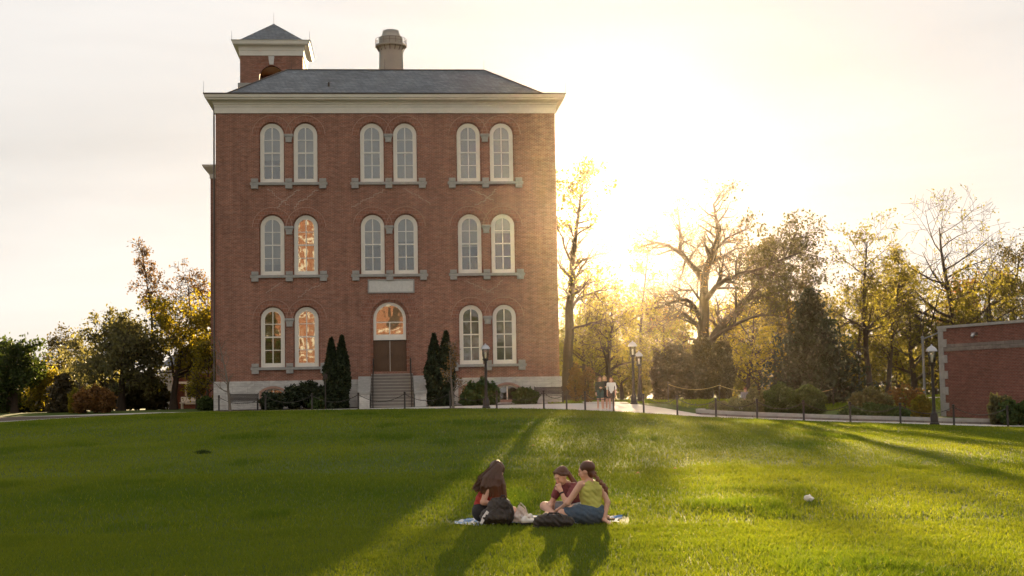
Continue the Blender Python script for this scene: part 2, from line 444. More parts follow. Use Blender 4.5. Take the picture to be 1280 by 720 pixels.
# kerb wall with coping
def wall_along(poly, h, th, name, material, z_off=0.0, parent=None, uneven=0):
    v=[]; f=[]; n=len(poly); P=np.array(poly)
    T_=np.gradient(P,axis=0); T_/=np.linalg.norm(T_,axis=1)[:,None]; Nn=np.stack([-T_[:,1],T_[:,0]],1)
    for i in range(n):
        z=tz(*P[i]); a=P[i]-Nn[i]*th/2; b_=P[i]+Nn[i]*th/2
        v += [(a[0],a[1],z-.1+z_off),(a[0],a[1],z+h+z_off),(b_[0],b_[1],z+h+z_off),(b_[0],b_[1],z-.1+z_off)]
    for i in range(n-1):
        for k in range(4):
            f.append((i*4+k, i*4+(k+1)%4, (i+1)*4+(k+1)%4, (i+1)*4+k))
    f += [(0,1,2,3)[::-1], tuple((n-1)*4+k for k in range(4))]
    m=MB(); m.add(v,f); return m.build(name, material, parent)
kwroot = empty('kerb_wall', (9.2,69.35,tz(9.2,69.35)), 'low curved stone kerb wall edging the planted bed', 'low wall')
o1 = wall_along(KW, .22, .28, 'wall_blocks', M['kerbstone']); o2 = wall_along(KW, .06, .33, 'coping', M['stone_trim'], .223)
# coping sits on the blocks only
for o_ in (o1,o2):
    o_.parent = kwroot; o_.matrix_parent_inverse = Matrix.Translation(-Vector(kwroot.location))


# ------------------------------------------------------------------ the brick hall (local: x along the facade, y into the building, z up)
ANG = R(4.9)
HALL = (-17.3766, 83.2, 1.22)
hall = empty('brick_hall', HALL, 'three storey red brick hall with arched windows, corner tower and slate hip roof', 'building', rz=ANG)
W, D_, VB, VT = 20.2, 24.0, 1.75, 17.62

def arch(uc, v0, w, top, inset=0.0, seg=14, seg_h=None):
    """outline of a round-headed opening, counter-clockwise from bottom left; seg_h: rise of a flatter arch"""
    hw = w/2 - inset
    if seg_h is None:
        vs = top - w/2; pts = [(uc-hw, v0+inset), (uc+hw, v0+inset)]
        for k in range(seg+1):
            t = math.pi*k/seg
            pts.append((uc+hw*math.cos(t), vs+hw*math.sin(t)))
    else:
        pts = [(uc-hw, v0+inset), (uc+hw, v0+inset)]; vs = top-seg_h
        rad = ((w/2)**2+seg_h**2)/(2*seg_h); cv = top-rad; a0 = math.asin((w/2)/rad); r2 = rad-inset; a1 = math.asin(min(1,hw/r2))
        for k in range(seg+1):
            t = a1-2*a1*k/seg
            pts.append((uc+r2*math.sin(t), cv+r2*math.cos(t)))
    return pts

def pierced(name, outline, holes, y, depth, material, parent, conv=None):
    """front face at y with holes whose reveals run back by depth"""
    conv = conv or (lambda p, yy: (p[0], yy, p[1]))
    loops = [[Vector((p[0], p[1], 0)) for p in L_] for L_ in [outline]+holes]
    tris = tessellate_polygon(loops)
    flat = [p for L_ in [outline]+holes for p in L_]
    v = [conv(p, y) for p in flat]; f = []
    for t in tris:
        a_,b_,c_ = [flat[i] for i in t]
        ar = (b_[0]-a_[0])*(c_[1]-a_[1])-(b_[1]-a_[1])*(c_[0]-a_[0])
        if abs(ar) < 1e-9: continue
        f.append(tuple(t) if ar > 0 else tuple(t)[::-1])
    for h in holes:
        n = len(v); k = len(h)
        v += [conv(p, y) for p in h]+[conv(p, y+depth) for p in h]
        f += [(n+i, n+(i+1)%k, n+k+(i+1)%k, n+k+i) for i in range(k)]
    return v, f

def ring(m, outer, inner, y0, y1):
    """frame between two matching outlines, from y0 (front) to y1"""
    k = len(outer)
    v = [(p[0],y0,p[1]) for p in outer]+[(p[0],y0,p[1]) for p in inner]+[(p[0],y1,p[1]) for p in outer]+[(p[0],y1,p[1]) for p in inner]
    f = []
    for i in range(k):
        j=(i+1)%k
        f += [(i,j,k+j,k+i),(2*k+i,3*k+i,3*k+j,2*k+j),(i,2*k+i,2*k+j,j),(k+i,k+j,3*k+j,3*k+i)]
    return m.add(v,f)

ROWS = [(13.48,17.03),(7.97,11.52),(2.55,6.07)]
PAIRS = [(3.29,5.26),(9.19,11.16),(14.96,16.95)]
WW = 1.40
wins = [(r,p,s,PAIRS[p][s],ROWS[r][0],ROWS[r][1]) for r in range(3) for p in range(3) for s in range(2) if not (r==2 and p==1)]
holes = [arch(u,v0,WW+.12,v1+.11) for (_,_,_,u,v0,v1) in wins]
DOOR = (10.14, 2.05, 1.92, 6.29)
dhole = arch(DOOR[0], DOOR[1], DOOR[2]+.34, DOOR[3]+.17)
v,f = pierced('wall', [(0,VB),(W,VB),(W,VT),(0,VT)], holes+[dhole], 0, .42, M['brick'], hall)
n=len(v); v += [(0,0,VB),(W,0,VB),(W,D_,VB),(0,D_,VB),(0,0,VT),(W,0,VT),(W,D_,VT),(0,D_,VT)]
f += [(n+1,n+2,n+6,n+5),(n+2,n+3,n+7,n+6),(n+3,n,n+4,n+7)]
link('wall', v, f, M['brick'], hall)
# plinth, slightly proud, with the four basement openings
bwin = [(3.32,1.36),(5.26,1.36),(14.96,1.36),(17.05,1.36)]
bh = [arch(u, .28, w, 1.30, 0, 10, .28) for u,w in bwin]
pl = [(-.12,-1.2),(W+.12,-1.2),(W+.12,VB),(-.12,VB)]
v,f = pierced('plinth', pl, bh, -.12, .4, M['stone'], hall)
n=len(v); x0,x1,y0,y1=-.12,W+.12,-.12,D_+.12
v += [(x0,y0,-1.2),(x1,y0,-1.2),(x1,y1,-1.2),(x0,y1,-1.2),(x0,y0,VB),(x1,y0,VB),(x1,y1,VB),(x0,y1,VB),(0,0,VB),(W,0,VB),(W,D_,VB),(0,D_,VB)]
f += [(n+1,n+2,n+6,n+5),(n+2,n+3,n+7,n+6),(n+3,n,n+4,n+7)]+[(n+4+i,n+4+(i+1)%4,n+8+(i+1)%4,n+8+i) for i in range(4)]
link('plinth', v, f, M['stone'], hall)
for u,w in bwin:
    m=MB(); ring(m, arch(u,.285,w-.01,1.295,0,10,.28), arch(u,.285,w-.01,1.295,.07,10,.275), .02, .09)
    m.box(u-.035,u+.035,.022,.088,.34,1.22)
    bw=m.build('basement_window', M['paint'], hall)
    m=MB(); m.prism(arch(u,.285,w-.01,1.295,.06,10,.275),'y',.05,.055); m.build('pane', M['glass'], bw)
    m=MB(); m.prism(arch(u,.2,w+.3,1.4,0,10,.3),'y',.5,.52); m.build('dark_room', M['interior'], bw)
    m=MB(); ring(m, arch(u,.28,w+.26,1.44,0,10,.30), arch(u,.28,w+.26,1.44,.14,10,.29), -.15, -.10)
    m.build('arch_trim', M['arch_rim'], bw)

def arc_band(m,u,y,vs,ra,rb,yy,K):
    vv=[];ff=[]
    for k in range(K+1):
        t=math.pi*k/K
        for rr in (ra,rb):
            for y_ in (yy,.01): vv.append((u+rr*math.cos(t),y+y_,vs+rr*math.sin(t)))
    for k in range(K):
        q=k*4; ff+=[(q,q+2,q+6,q+4),(q+2,q+3,q+7,q+6),(q+4,q+5,q+1,q)]
    return m.add(vv,ff)
def window(u, v0, v1, blind, lift=0.0):
    w = WW-.01; v0 += .005; v1 -= .005
    m=MB(); o0=arch(u,v0,w,v1,0); o1=arch(u,v0,w,v1,.055); o2=arch(u,v0,w,v1,.13)
    ring(m,o0,o1,.13,.30); ring(m,o1,o2,.155,.30)
    fr=m.build('window', M['paint'], hall)
    m=MB(); ring(m,arch(u,v0-.005,WW+.12,v1+.115),arch(u,v0-.005,WW-.006,v1+.002),.15,.40); m.build('brick_reveal', M['brick_arch'], fr)
    m=MB(); o3=arch(u,v0,w,v1,.235)
    vm=v0+.235+(v1-v0-.235-.235)*.50
    ring(m,arch(u,v0,w,v1,.132),o3,.185,.25)
    m.box(u-w/2+.2,u+w/2-.2,.18,.245,vm-.03,vm+.045)
    m.box(u-.028,u+.028,.20,.24,v0+.2,v1-.2)
    for t in (.25,.755):
        q=v0+.235+(v1-v0-.47)*t; m.box(u-w/2+.2,u+w/2-.2,.203,.238,q-.022,q+.022)
    m.build('sash', M['paint'], fr)
    m=MB(); m.prism(arch(u,v0,w,v1,.2),'y',.225,.228); m.build('pane', M['glass'], fr)
    if blind > 0:
        h=v1-v0; b0=v1-h*blind
        pts=[p for p in arch(u,v0,w,v1,.14)]
        pts=[(p[0],max(p[1],b0)) for p in pts]
        m=MB(); m.prism(pts,'y',.30,.306); m.build('window_shade', M['shade'], fr)
    m=MB(); m.prism(arch(u,v0-.05,w+.4,v1+.2,0),'y',.85,.87)
    m.build('dark_room', M['interior'], fr)
    # raised brick arch over the head
    r=w/2; vs=v1-r; m=MB(); pts=[]
    for (ra,rb,yy) in ((r+.075,r+.44,-.006-lift),):
        vv=[];ff=[];K=20
        for k in range(K+1):
            t=math.pi*k/K
            for rr in (ra,rb):
                for y_ in (yy,.01): vv.append((u+rr*math.cos(t),y_,vs+rr*math.sin(t)))
        for k in range(K):
            q=k*4; ff+=[(q,q+2,q+6,q+4),(q+2,q+3,q+7,q+6),(q+4,q+5,q+1,q)]
        m.add(vv,ff)
    m.build('brick_arch', M['brick_arch'], fr)
    m=MB(); arc_band(m,u,0,vs,r+.44,r+.485,-.03-lift,20); m.build('arch_rim', M['arch_rim'], fr)
    return fr
BL = {(0,0):.62,(0,1):.72,(0,2):1.0,(0,3):1.0,(0,4):1.0,(0,5):1.0,(1,0):.82,(1,1):0.0,(1,2):.52,(1,3):.45,(1,4):.55,(1,5):.32}
for (r,p,s,u,v0,v1) in wins:
    window(u,v0,v1,BL.get((r,p*2+s),0),s*.003)
# sills with their blocks, capitals between the pairs
for r in range(3):
    for p in range(3):
        if r==2 and p==1: continue
        a_,b_=PAIRS[p]; mid=(a_+b_)/2; wb=ROWS[r][0]; wt=ROWS[r][1]
        m=MB(); m.bbox(mid-2.27,mid+2.27,-.13,.12,wb-.17,wb-.003,.012)
        sill=m.build('sill', M['stone_trim'], hall)
        for q in (-2.0,0,2.0):
            m=MB(); m.bbox(mid+q-.205,mid+q+.205,-.15,.05,wb+.0,wb+.215,.012); m.build('sill_block', M['stone_trim'], sill)
            m=MB(); m.bbox(mid+q-.205,mid+q+.205,-.145,.05,wb-.385,wb-.173,.012); m.build('sill_bracket', M['stone_trim'], sill)
        m=MB(); m.bbox(mid-.27,mid+.27,-.13,.1,wt-.80,wt-.66,.012)
        m.prism([(-.24,wt-.803),(.24,wt-.803),(.17,wt-1.02),(.19,wt-1.15),(-.19,wt-1.15),(-.17,wt-1.02)] ,'y',-.10,.06)
        n_=len(m.v)
        m.v=[(x+mid,y,z) if i>=24 else (x,y,z) for i,(x,y,z) in enumerate(m.v)]
        m.build('capital', M['stone_trim'], sill)
m=MB(); m.bbox(W-.1,W+.22,3.0,4.6,ROWS[1][0]-.17,ROWS[1][0],.01); m.bbox(W-.1,W+.24,2.95,3.35,ROWS[1][0],ROWS[1][0]+.215,.01); m.bbox(W-.1,W+.24,2.95,3.35,ROWS[1][0]-.385,ROWS[1][0]-.173,.01)
m.build('side_sill', M['stone_trim'], hall)
# stepped cracks between the storeys, repointed in pale mortar
M['repoint']=surf('pale_repointing',(.40,.33,.28),.95,.2,12)
rc_=random.Random(12)
for (u_,v_,du,n_) in ((3.0,13.05,1,9),(4.9,13.0,-1,10),(6.0,13.0,-1,10),(9.9,13.0,-1,11),(11.0,13.05,1,11),(15.0,13.0,1,9),(16.6,13.0,-1,10),(3.9,7.5,-1,7),(6.3,7.5,-1,9),(14.6,7.5,1,9),(16.9,7.5,-1,8)):
    m=MB(); a_,b_=u_,v_
    for k in range(n_):
        st_=rc_.choice((1,1,2)); hz=.1075*rc_.choice((1,1,2))
        m.box(min(a_,a_+du*hz)-.010,max(a_,a_+du*hz)+.010,-.005,.002,b_-.012,b_+.012); a_+=du*hz
        m.box(a_-.010,a_+.010,-.0045,.002,b_-.075*st_,b_-.0125); b_-=.075*st_
    m.build('mortar_repair',M['repoint'],hall)
# plaque
m=MB(); m.bbox(8.87,11.63,-.05,.05,6.83,7.65,.01)
pq=m.build('plaque', M['plaque'], hall)
m=MB(); ring(m,[(8.87,6.83),(11.63,6.83),(11.63,7.65),(8.87,7.65)],[(8.95,6.91),(11.55,6.91),(11.55,7.57),(8.95,7.57)],-.075,-.048)
m.build('plaque_border', M['stone_trim'], pq)

# ---- doorway
u,v0,w,top=DOOR
m=MB()
vs=top-w/2
o0=arch(u,4.22,w,top,0); o1=arch(u,4.22,w,top,.06); o2=arch(u,4.22,w,top,.17)
ring(m,o0,o1,.16,.36); ring(m,o1,o2,.20,.36)
m.box(u-w/2,u+w/2,.14,.40,4.06,4.216)
m.box(u-w/2+.15,u+w/2-.15,.23,.28,5.08,5.14); m.box(u-.03,u+.03,.232,.278,4.3,5.1)
dr=m.build('doorway', M['paint'], hall)
m=MB(); m.prism(arch(u,4.22,w,top,.12),'y',.255,.258); m.build('fanlight_pane', M['glass'], dr)
m=MB(); m.prism(arch(u,2.0,w+.5,top+.3,0),'y',.95,.97); m.build('dark_room', M['interior'], dr)
m=MB(); ring(m,dhole,arch(u,DOOR[1],w+.34,top+.17,.155),.10,.42); m.build('brick_jamb', M['brick_arch'], dr)
for sgn in (-1,1):
    a_=u+(.012 if sgn>0 else -w/2+.01); b_=u+(w/2-.01 if sgn>0 else -.012)
    m=MB(); m.box(a_,b_,.27,.33,2.09,4.055)
    for (q0,q1) in ((2.25,2.95),(3.10,3.92)):
        ring(m,[(a_+.12,q0),(b_-.12,q0),(b_-.12,q1),(a_+.12,q1)],[(a_+.17,q0+.05),(b_-.17,q0+.05),(b_-.17,q1-.05),(a_+.17,q1-.05)],.245,.268)
        m.box(a_+.22,b_-.22,.25,.268,q0+.1,q1-.1)
    dl=m.build('door', M['wood'], hall)
    hx=u+sgn*.12
    m=MB(); m.tube([(hx,.20,2.95),(hx,.20,3.25)],.014,6); m.box(hx-.01,hx+.01,.20,.27,2.96,2.98); m.box(hx-.01,hx+.01,.20,.27,3.22,3.24); m.build('handle', M['metal'], dl)
m=MB(); m.box(u-.011,u+.011,.262,.34,2.09,4.055); m.build('door_strip', M['paint'], dr)
# arch ring over door
r=w/2+.17; m=MB(); vv=[];ff=[];K=24
for (ra,rb,yy) in ((r+.02,r+.5,-.005),(r+.5,r+.57,-.03)):
    vv=[];ff=[]
    for k in range(K+1):
        t=math.pi*k/K
        for rr in (ra,rb):
            for y_ in (yy,.01): vv.append((u+rr*math.cos(t),y_,vs+rr*math.sin(t)))
    for k in range(K):
        q=k*4; ff+=[(q,q+2,q+6,q+4),(q+2,q+3,q+7,q+6),(q+4,q+5,q+1,q)]
    m.add(vv,ff)
m.build('brick_arch', M['brick_arch'], dr)

# ---- steps, cheek walls, rails
NS=11; rise=2.045/NS; tread=.30; ux0,ux1=9.03,11.46
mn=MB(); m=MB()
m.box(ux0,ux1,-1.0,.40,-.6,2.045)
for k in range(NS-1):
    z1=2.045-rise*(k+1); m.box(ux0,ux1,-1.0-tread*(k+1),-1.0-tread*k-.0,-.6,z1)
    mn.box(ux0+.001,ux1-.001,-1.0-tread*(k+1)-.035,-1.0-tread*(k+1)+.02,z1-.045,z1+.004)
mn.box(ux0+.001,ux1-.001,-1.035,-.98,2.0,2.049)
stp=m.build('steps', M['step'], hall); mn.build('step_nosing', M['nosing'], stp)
for (a_,b_) in ((8.30,9.02),(11.47,12.19)):
    m=MB(); m.prism([(-.125,-.6),(-.125,1.72),(-1.45,1.72),(-3.55,.84),(-4.15,.84),(-4.15,-.6)],'x',a_+.04,b_-.04)
    pr=m.build('cheek_wall', M['stone'], hall)
    m=MB(); m.prism([(-.125,1.722),(-.125,1.90),(-1.47,1.90),(-3.6,1.0),(-4.2,1.0),(-4.2,.843),(-3.55,.843),(-1.45,1.722)],'x',a_,b_)
    m.build('coping', M['stone_trim'], pr)
for xr in (9.16,11.33):
    m=MB()
    top_=[(xr,-.15,2.93),(xr,-1.0,2.93),(xr,-1.1,2.91),(xr,-4.15,1.02),(xr,-4.5,1.0)]
    m.tube(top_,.032,8)
    m.tube([(xr,-1.0,2.35),(xr,-4.1,.48)],.018,6)
    m.tube([(xr,-.18,2.0),(xr,-.18,2.93)],.026,6); m.tube([(xr,-1.05,2.0),(xr,-1.05,2.93)],.026,6); m.tube([(xr,-2.6,.85),(xr,-2.6,1.96)],.022,6); m.tube([(xr,-4.15,-.3),(xr,-4.15,1.02)],.030,6)
    m.build('handrail', M['metal'], hall)

# ---- cornice: a profile run round the rectangle with mitred corners
def run_profile(m, x0, x1, y0, y1, prof):
    k=len(prof); base=[]
    for (sx,sy,cx,cy) in ((-1,-1,x0,y0),(1,-1,x1,y0),(1,1,x1,y1),(-1,1,x0,y1)):
        base += [(cx+sx*p, cy+sy*p, z) for p,z in prof]
    f=[]
    for c in range(4):
        d=(c+1)%4
        for i in range(k-1): f.append((c*k+i,d*k+i,d*k+i+1,c*k+i+1))
    return m.add(base,f)
m=MB(); run_profile(m,0,W,0,D_,[(.003,17.62),(.07,17.62),(.07,17.98),(.095,18.0),(.095,18.10),(.14,18.16),(.14,18.22),(.20,18.30),(.44,18.34),(.50,18.37),(.52,18.45),(.585,18.49),(.62,18.66),(.003,18.665)])
co=m.build('cornice', M['cornice'], hall)
m=MB(); run_profile(m,0,W,0,D_,[(.45,18.667),(.655,18.667),(.67,18.73),(-.45,18.80),(-.45,18.667)]); m.build('gutter', M['gutter'], co)
# roof: steep lower slopes round a flat top
def hip(m, x0,x1,y0,y1,zb, X0,X1,Y0,Y1,zt):
    v=[(x0,y0,zb),(x1,y0,zb),(x1,y1,zb),(x0,y1,zb),(X0,Y0,zt),(X1,Y0,zt),(X1,Y1,zt),(X0,Y1,zt)]
    return m.add(v,[(0,1,5,4),(1,2,6,5),(2,3,7,6),(3,0,4,7),(4,5,6,7)])
m=MB(); hip(m,.36,W-.36,.36,D_-.36,18.79, 3.95,W-3.95,3.95,D_-3.95,21.17)
rf=m.build('roof', M['slate'], hall)
m=MB()
for (pa,pb) in (((.36,.36,18.80),(3.95,3.95,21.18)),((W-.36,.36,18.80),(W-3.95,3.95,21.18)),((3.95,3.95,21.18),(W-3.95,3.95,21.18))):
    m.tube([pa,pb],.05,6)
m.build('ridge_cap', M['gutter'], rf)
m=MB()
for (x_,y_,z_) in ((-.62,-.6,18.72),(W+.62,-.6,18.72),(W-3.95,4,21.15),(4.2,4,21.15),(10,4,21.15)):
    m.tube([(x_,y_,z_),(x_,y_,z_+.72)],[.012,.006],5); m.lathe([(.02,z_-.02),(.02,z_+.04)],6,(x_,y_))
m.build('lightning_rod', M['metal'], rf)
m=MB(); m.tube([(6.6,1.6,19.6),(6.6,1.55,19.85)],.06,8); m.build('vent_pipe', M['gutter'], rf)
m=MB(); m.tube([(-.09,.12,18.3),(-.09,-.05,17.5),(-.09,-.05,.1)],.05,6); m.build('downpipe', M['gutter'], hall)

# rear wing, of which only the cornice shows past the left corner
m=MB(); m.box(-1.55,-.003,10,20,-1,16.0); wg=m.build('side_wing', M['brick'], hall)
m=MB(); run_profile(m,-1.55,2,10,20,[(.003,15.3),(.05,15.3),(.05,15.6),(.45,16.0),(.50,16.15),(-1,16.2)]); m.build('wing_cornice', M['cornice'], wg)

# ---- tower
tx0,tx1,ty0,ty1=.21,4.43,11.8,16.0; tzb,tzt=18.0,23.98
tc_=(tx0+tx1)/2; tyc=(ty0+ty1)/2
def tower_side(conv, c):
    return pierced('t',[(c-2.11,tzb),(c+2.11,tzb),(c+2.11,tzt),(c-2.11,tzt)],[arch(c,20.9,1.66,23.3)],0,.35,None,None,conv)
m=MB()
m.add(*tower_side(lambda p,y:(p[0],ty0+y,p[1]),tc_))
m.add(*tower_side(lambda p,y:(p[0],ty1-y,p[1]),tc_))
m.add(*tower_side(lambda p,y:(tx1-y,p[0],p[1]),tyc))
m.add(*tower_side(lambda p,y:(tx0+y,p[0],p[1]),tyc))
tw=link('tower', m.v, m.f, M['brick'], hall)
m=MB(); m.box(tx0+.05,tx1-.05,ty0+.05,ty1-.05,23.55,23.65); m.build('belfry_ceiling', M['orange_wood'], tw)
m=MB(); m.box(tx0+.05,tx1-.05,ty0+.05,ty1-.05,20.6,20.7); m.build('belfry_floor', M['interior'], tw)
m=MB(); m.lathe([(.02,22.9),(.10,22.85),(.17,22.6),(.21,22.25),(.30,22.02),(.28,22.0)],14,(tc_,tyc)); m.build('bell', M['metal'], tw)
m=MB(); run_profile(m,tx0,tx1,ty0,ty1,[(.003,21.75),(.1,21.75),(.14,21.95),(.14,22.05),(.003,22.12)])
# the belt stops at the arch openings: only corner pieces
m=MB()
for cx in (tx0,tx1):
    s=1 if cx==tx0 else -1
    m.bbox(min(cx-s*.14,cx+s*.9),max(cx-s*.14,cx+s*.9),ty0-.14,ty0+.05,21.78,22.08,.015)
    m.bbox(min(cx-s*.14,cx-s*.002),max(cx-s*.14,cx-s*.002),ty0+.052,ty0+1.1,21.78,22.08,.015)
m.build('impost_band', M['stone_trim'], tw)
m=MB(); run_profile(m,tx0,tx1,ty0,ty1,[(.003,23.98),(.06,23.98),(.06,24.32),(.09,24.34),(.09,24.52),(.14,24.60),(.42,24.66),(.46,24.72),(.50,24.92),(.56,24.96),(-.2,25.0),(-.2,24.9)])
tc2=m.build('tower_cornice', M['cornice'], tw)
m=MB(); hip(m,tx0-.12,tx1+.12,ty0-.12,ty1+.12,25.0,tc_-.01,tc_+.01,tyc-.01,tyc+.01,26.75)
m.build('tower_roof', M['slate'], tw)
m=MB(); ring(m,[(tx0-.15,ty0-.15)],[(tx0,ty0)],0,0) if False else None
for (x_,y_,z_,h_) in ((tc_,tyc,26.7,.85),(tx0-.5,ty0-.5,24.95,.6),(tx1+.5,ty0-.5,24.95,.6)):
    m.tube([(x_,y_,z_),(x_,y_,z_+h_)],[.014,.007],5)
m.build('tower_rod', M['metal'], tw)
m=MB(); m.add([(tc_-.20,ty0-.09,23.94),(tc_+.20,ty0-.09,23.94),(tc_+.14,ty0-.09,23.36),(tc_-.14,ty0-.09,23.36),(tc_-.20,ty0,23.94),(tc_+.20,ty0,23.94),(tc_+.14,ty0,23.36),(tc_-.14,ty0,23.36)],[(0,1,2,3),(0,3,7,4),(1,5,6,2),(3,2,6,7),(0,4,5,1)])
m.build('keystone', M['plaque'], tw)
for (ra,rb,yy) in ((.85,1.28,-.006),(1.28,1.35,-.03)):
    pass
m=MB()
for (ra,rb,yy) in ((.85,1.28,-.006),(1.28,1.35,-.03)):
    vv=[];ff=[];K=22
    for k in range(K+1):
        t=math.pi*k/K
        for rr in (ra,rb):
            for y_ in (yy,.01): vv.append((tc_+rr*math.cos(t),ty0+y_,22.47+rr*math.sin(t)))
    for k in range(K):
        q=k*4; ff+=[(q,q+2,q+6,q+4),(q+2,q+3,q+7,q+6),(q+4,q+5,q+1,q)]
    m.add(vv,ff)
m.build('brick_arch', M['brick_arch'], tw)

# ------------------------------------------------------------------ smokestack far behind
st=empty('smokestack',(-10.43,125,1.3),'tall grey smokestack with a railed gallery rising behind the roof','smokestack')
m=MB(); m.lathe([(2.6,0),(2.2,20),(1.80,45),(1.68,50.0)],28); m.build('shaft', M['stackm'], st, True)
m=MB(); m.lathe([(1.685,50.0),(1.72,50.3),(1.72,51.4),(1.67,51.45),(1.67,51.95),(1.25,52.35),(1.22,52.6),(1.14,52.95),(.9,53.0)],28); m.build('crown_drum', M['stackm'], st, True)
m=MB(); m.lathe([(1.75,50.5),(2.25,50.62),(2.25,50.86),(1.73,50.86)],28); gl=m.build('gallery', M['stackm'], st)
m=MB()
for k in range(16):
    t=2*math.pi*k/16; c_,s_=math.cos(t),math.sin(t)
    m.tube([(2.2*c_,2.2*s_,50.86),(2.2*c_,2.2*s_,51.75)],.035,5)
    m.tube([(2.1*c_,2.1*s_,50.6),(1.72*c_,1.72*s_,49.95)],.06,5)
for zz in (51.3,51.72): m.tube([(2.2*math.cos(2*math.pi*k/28),2.2*math.sin(2*math.pi*k/28),zz) for k in range(29)],.03,5)
m.build('railing', M['gutter'], gl)

st.scale=(.625,.625,.629)

# ------------------------------------------------------------------ low brick building on the right
gb_o=(22.75,76.0,tz(22.75,76)-.02)
dirv=Vector((.39,-.92,0)).normalized()
gb=empty('low_brick_building', (22.75,76.0,.40),'low flat roofed brick building with stone band and quoined corner','building', rz=math.atan2(dirv.y,dirv.x))
Hh=4.75; Lb=17.0
# local x runs along the visible wall towards the viewer, local y to its right-hand inside = +90deg (away); building on +y side
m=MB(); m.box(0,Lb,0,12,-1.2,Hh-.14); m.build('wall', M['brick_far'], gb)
m=MB(); m.box(-.06,Lb+.06,-.07,12.06,Hh-.137,Hh); m.build('parapet_coping', M['stone_trim'], gb)
m=MB(); m.box(.26,Lb,-.03,-.001,Hh-1.35,Hh-.98); m.build('stone_band', M['kerbstone'], gb)
m=MB()
for k in range(14):
    z0=-1.0+k*.42; wq=.62 if k%2 else .36
    m.bbox(-.035,wq,-.04,.3,z0,min(z0+.415,Hh-.14),.01)
m.build('quoins', M['stone_trim'], gb)
m=MB(); m.box(2.7,3.0,-.16,-.002,Hh-.62,Hh-.46); m.tube([(2.85,-.12,Hh-.56),(2.85,-.26,Hh-.70)],.09,8); m.build('floodlight', M['steel'], gb)
# slim post with an arm to the building corner
pp=empty('pole',(22.05,76.6,tz(22.05,76.6)),'slim grey post with an arm reaching the brick building corner','post')
m=MB(); m.tube([(0,0,0),(0,0,4.2)],[.075,.065],8); m.lathe([(.13,0),(.13,.05),(.08,.07)],10); m.lathe([(.085,4.2),(.085,4.24),(.02,4.28)],8); m.build('shaft', M['stackm'], pp)
m=MB(); m.tube([(0,0,4.10),(.72,-.5,4.42)],.035,6); m.build('arm', M['stackm'], pp)

# ------------------------------------------------------------------ house glimpsed left of the hall
hx,hy=-24.9,112.0
hs=empty('brick_house',(hx,hy,tz(hx,hy)),'distant brick house with a sunlit porch frame and grey roof left of the hall','house')
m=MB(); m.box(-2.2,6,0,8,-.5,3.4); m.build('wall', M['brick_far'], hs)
m=MB(); m.box(-2.3,6.1,-.12,-.002,2.75,3.05); m.build('stone_band', M['stone_trim'], hs)
m=MB(); m.add([(-2.8,-.7,3.4),(6.6,-.7,3.4),(6.6,8.7,3.4),(-2.8,8.7,3.4),(-.2,4,6.2),(4.0,4,6.2)],[(0,1,5,4),(1,2,5),(2,3,4,5),(3,0,4),(0,3,2,1)]); m.build('roof', M['slate'], hs)
m=MB(); m.box(-2.55,-1.6,-1.5,-.14,-.5,3.0); m.build('stone_pier', M['stone'], hs)
m=MB(); ring(m,[(-.9,.35),(.25,.35),(.25,1.95),(-.9,1.95)],[(-.75,.5),(.1,.5),(.1,1.8),(-.75,1.8)],-.12,-.002)
wn_=m.build('window', M['paint'], hs)
m=MB(); m.box(-.78,.13,-.06,-.055,.45,1.85); m.build('pane', M['glass'], wn_)
m=MB(); m.box(-1.2,.6,-.9,-.13,1.96,2.12); m.build('porch_hood', M['paint'], hs)
wb_=empty('garden_bench',(hx+.3,hy-3.2,tz(hx,hy-3.2)),'white bench in front of the distant brick house','bench')
m=MB(); m.bbox(-.85,.85,-.25,.25,.42,.50,.01); m.build('seat', M['paint'], wb_)
m=MB(); m.bbox(-.85,.85,.2,.26,.55,.92,.01); m.build('backrest', M['paint'], wb_)
for q in (-.7,.7):
    m=MB(); m.box(q-.05,q+.05,-.22,.22,-.05,.417); m.box(q-.04,q+.04,.18,.25,.503,.90); m.build('leg', M['paint'], wb_)

# ------------------------------------------------------------------ the hall across the quad, behind the camera: lit by the sun, seen in the panes
oh=empty('opposite_hall',(-22,-62,-.2),'sunlit brick hall facing the windows across the lawn','building')
m=MB(); m.box(-26,34,-12,0,-1,17.5); m.box(10.5,17.2,.003,3,-1,36); m.build('wall', M['brick'], oh)
m=MB()
for k in range(12):
    for r_ in range(4):
        x_=-23+k*5
        if 8<x_<17.5: continue
        m.box(x_,x_+1.5,.01,.07,1.5+r_*4.1,4.0+r_*4.1)
m.build('windows', M['interior'], oh)
m=MB()
for r_ in range(4): m.box(-26,34,.005,.14,.7+r_*4.1,1.05+r_*4.1)
m.box(-26,34,.005,.5,17.0,17.6)
for k in range(5):
    m.box(12.2,13.0,3.003,3.06,4+k*6.2,7.6+k*6.2); m.box(14.6,15.4,3.003,3.06,4+k*6.2,7.6+k*6.2); m.box(10.45,17.25,.01,3.12,9+k*6.2,9.5+k*6.2)
for x_ in (-26,-14,6,20,33): m.box(x_,x_+.9,.006,.3,-1,17.0)
m.build('stone_trim', M['plaque'], oh)
m=MB(); m.add([(-26,.6,17.6),(34,.6,17.6),(34,-12.6,17.6),(-26,-12.6,17.6),(-20,-6,22.5),(28,-6,22.5)],[(0,1,5,4),(1,2,5),(2,3,4,5),(3,0,4)]); m.build('roof', M['slate'], oh)
